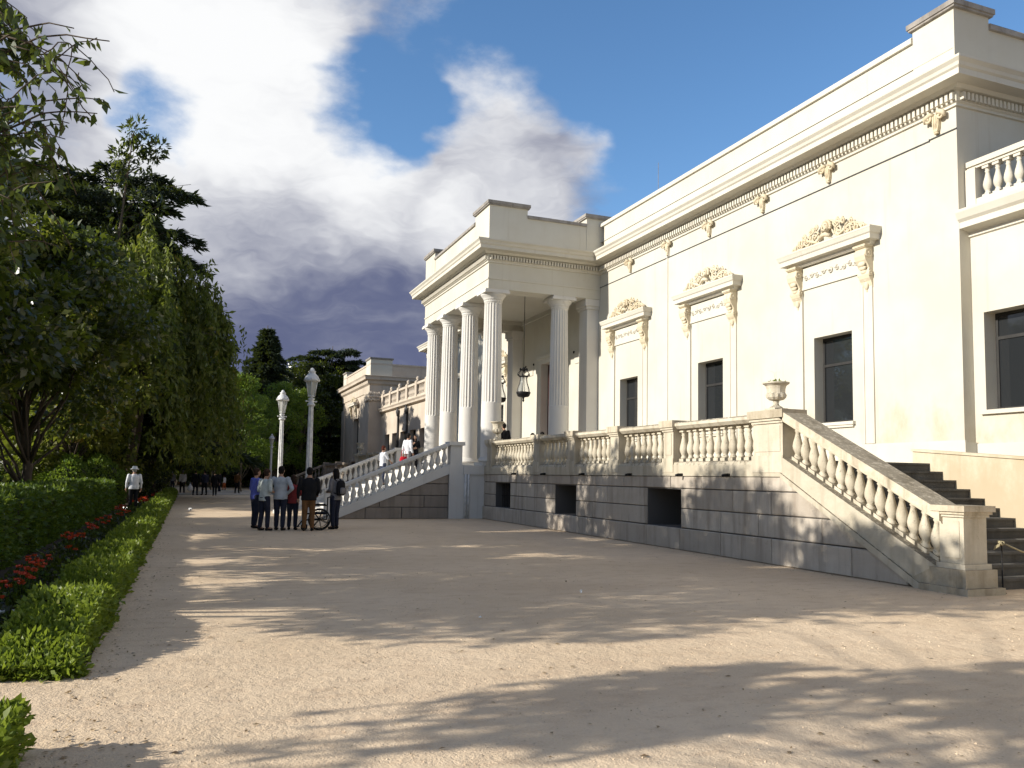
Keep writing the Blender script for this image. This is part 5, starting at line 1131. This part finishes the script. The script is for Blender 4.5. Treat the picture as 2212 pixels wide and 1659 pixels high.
def wheelchair(x, y, rz):
    t = thing('wheelchair', 'dark wheelchair with spoked wheel beside the person in brown trousers', 'wheelchair', (x, y, 0), rz)
    for s in (-1, 1):
        w = MB(); w.tube([(s*.29, .30*math.cos(a*math.pi/14), .30+.285*math.sin(a*math.pi/14)) for a in range(29)], .018, 6, caps=False); wo = w.build('wheel', 'tyre', t)
        w = MB(); w.tube([(s*.335, .25*math.cos(a*math.pi/12), .30+.25*math.sin(a*math.pi/12)) for a in range(25)], .009, 5, caps=False); w.build('push_rim', 'iron', wo)
        w = MB(); w.tube([(s*.25, 0, .30), (s*.33, 0, .30)], .03, 8)
        for k in range(7): a = 2*math.pi*k/7; w.tube([(s*.29, 0, .30), (s*.29, .29*math.cos(a), .30+.28*math.sin(a))], .011, 5)
        w.build('spokes', 'iron', wo)
        w = MB(); w.tube([(s*.24, .42+.075*math.cos(a*math.pi/8), .085+.075*math.sin(a*math.pi/8)) for a in range(17)], .018, 6, caps=False); w.tube([(s*.24, .42, .085), (s*.24, .40, .28)], .014, 5); w.build('caster', 'tyre', t)
        w = MB(); w.tube([(s*.23, -.20, .30), (s*.23, -.22, .92), (s*.23, -.34, .96)], .014, 6); w.tube([(s*.23, -.2, .46), (s*.23, .42, .46), (s*.23, .46, .28), (s*.22, .60, .10)], .014, 6); w.tube([(s*.23, -.2, .30), (s*.23, .40, .28)], .012, 6); w.tube([(s*.24, -.2, .70), (s*.24, .22, .70), (s*.24, .22, .46)], .014, 6); w.build('side_frame', 'iron', t)
        w = MB(); w.box(min(s*.21, s*.27), max(s*.21, s*.27), -.16, .2, .705, .735); w.build('armrest', 'cloth_black', t)
        w = MB(); w.box(min(s*.04, s*.22), max(s*.04, s*.22), .54, .70, .085, .10); w.build('footrest', 'iron', t)
    w = MB(); w.box(-.22, .22, -.2, .24, .465, .505); w.build('seat', 'cloth_navy', t)
    w = MB(); w.box(-.22, .22, -.225, -.20, .52, .92); w.build('backrest', 'cloth_navy', t)
wheelchair(3.58, 24.22, D_(82))
# visitors on the staircase: feet stand on a tread
tz = lambda x: .168*(int((x-5.05)/.385)+1)
SG = 'visitors on the portico staircase'
person('woman in white shirt climbing the portico staircase', (7.55, 34.0, tz(7.55)), D_(-70), 1.64, 'cloth_white', 'denim', 'hair_red', arms=('down', 'rail'), legs=(.10, -.10), sleeves='short', group=SG)
person('woman in white carrying a red bag on the upper stairs', (8.85, 35.0, tz(8.85)), D_(-60), 1.74, 'cloth_white', 'cloth_grey', 'hair_black', arms=('bag', 'down'), legs=(.04, -.05), group=SG)
person('woman in black facing the camera on the upper stairs', (9.15, 35.0, tz(9.15)), D_(165), 1.50, 'cloth_black', 'cloth_black', 'hair_black', long_hair=True, arms=('hold', 'phone'), legs=(.03, -.02), group=SG)
def handbag(p, m, label, s=1., cat='handbag'):
    t = thing('handbag', label, cat, p); b = MB(); loft(b, [(0, 0, z*s, rx*s, ry*s) for z, rx, ry in ((0, .12, .05), (.04, .15, .075), (.16, .15, .075), (.24, .12, .05), (.26, .10, .03))]); b.build('pouch', m, t)
    b = MB(); b.tube([(-.10*s, 0, .22*s), (-.07*s, 0, .45*s), (0, 0, .55*s), (.07*s, 0, .45*s), (.10*s, 0, .22*s)], .012, 5); b.build('strap', m, t)
handbag((8.62, 34.80, tz(8.62)+.42), 'bag_red', 'bright red shoulder bag carried on the stairs', 1.15)
# on the terrace and in the portico
person('man in black standing in the portico, back to the camera', (11.78, 31.0, ZT), D_(10), 1.74, 'cloth_black', 'cloth_black', 'hair_black', arms='hold', legs=(.02, -.03))
b = MB(); b.box(11.55, 12.9, 27.9, 28.35, ZT+.38, ZT+.46); b.box(11.62, 11.74, 27.94, 28.31, ZT, ZT+.38); b.box(12.7, 12.82, 27.94, 28.31, ZT, ZT+.38); tag(b.build('bench', 'floor_stone'), 'plain stone bench behind the terrace balustrade', 'bench')
person('seated dark haired person on the terrace, left of two', (11.82, 28.12, ZT), D_(20), 1.66, 'cloth_navy', 'cloth_navy', 'hair_black', arms='down', legs=(.02, 0), seated=True, long_hair=True)
person('seated dark haired person on the terrace, right of two', (12.2, 28.12, ZT), D_(-10), 1.74, 'cloth_brown', 'cloth_navy', 'hair_black', arms='down', legs=(.0, .02), seated=True)
# garden and background
person('woman in white blouse and white hat standing behind the tall hedge', (-2.02, 37.3, 0), D_(10), 1.76, 'cloth_white', 'cloth_black', 'hair_grey', arms='down', legs=(.03, -.04), hat='hat_white', tw=1.1)
BGP = [('distant person in white coat near the end of the low hedge', -.3, 64.5, 25, 1.72, 'cloth_white', 'cloth_black', 'hair_grey'), ('distant person in dark clothes holding a white bag', .55, 60.9, -15, 1.74, 'cloth_black', 'cloth_black', 'hair_black'),
       ('distant person in navy beside the person with a bag', 1.15, 61.3, 30, 1.72, 'cloth_navy', 'cloth_black', 'hair_black'), ('distant person in black at the middle of the far path', 1.78, 60.0, 10, 1.70, 'cloth_black', 'cloth_black', 'hair_brown'),
       ('distant child in white and orange across the far kerb', 3.1, 78, 60, 1.35, 'cloth_white', 'cloth_orange', 'hair_brown'), ('distant person in brown jacket left of the blue shirt', 3.55, 66, -40, 1.7, 'cloth_brown', 'cloth_black', 'hair_black'),
       ('distant person in grey at the start of the far kerb', -1.15, 76, 0, 1.6, 'cloth_grey', 'cloth_navy', 'hair_grey'), ('distant person in black behind the far kerbs', 2.35, 68, 70, 1.7, 'cloth_black', 'cloth_navy', 'hair_black')]
for i, (lab, x, y, f, h, a, c, hr) in enumerate(BGP): person(lab, (x, y, 0), D_(f), h, a, c, hr, arms=('down', 'bag') if i % 2 else 'down', legs=(.10*(-1)**i, -.08*(-1)**i), vox=.032, group='distant visitors on the far path')
t = thing('carrier_bag', 'white plastic carrier bag held by a distant person', 'bag', (.22, 60.85, .28)); b = MB(); loft(b, [(0, 0, z, rx, ry) for z, rx, ry in ((0, .10, .08), (.05, .19, .13), (.25, .17, .11), (.42, .07, .05), (.5, .03, .03))]); b.build('pouch', 'plastic_bag', t); b = MB(); b.tube([(-.03, 0, .48), (-.02, 0, .58), (.02, 0, .58), (.03, 0, .48)], .01, 5); b.build('handle', 'plastic_bag', t)
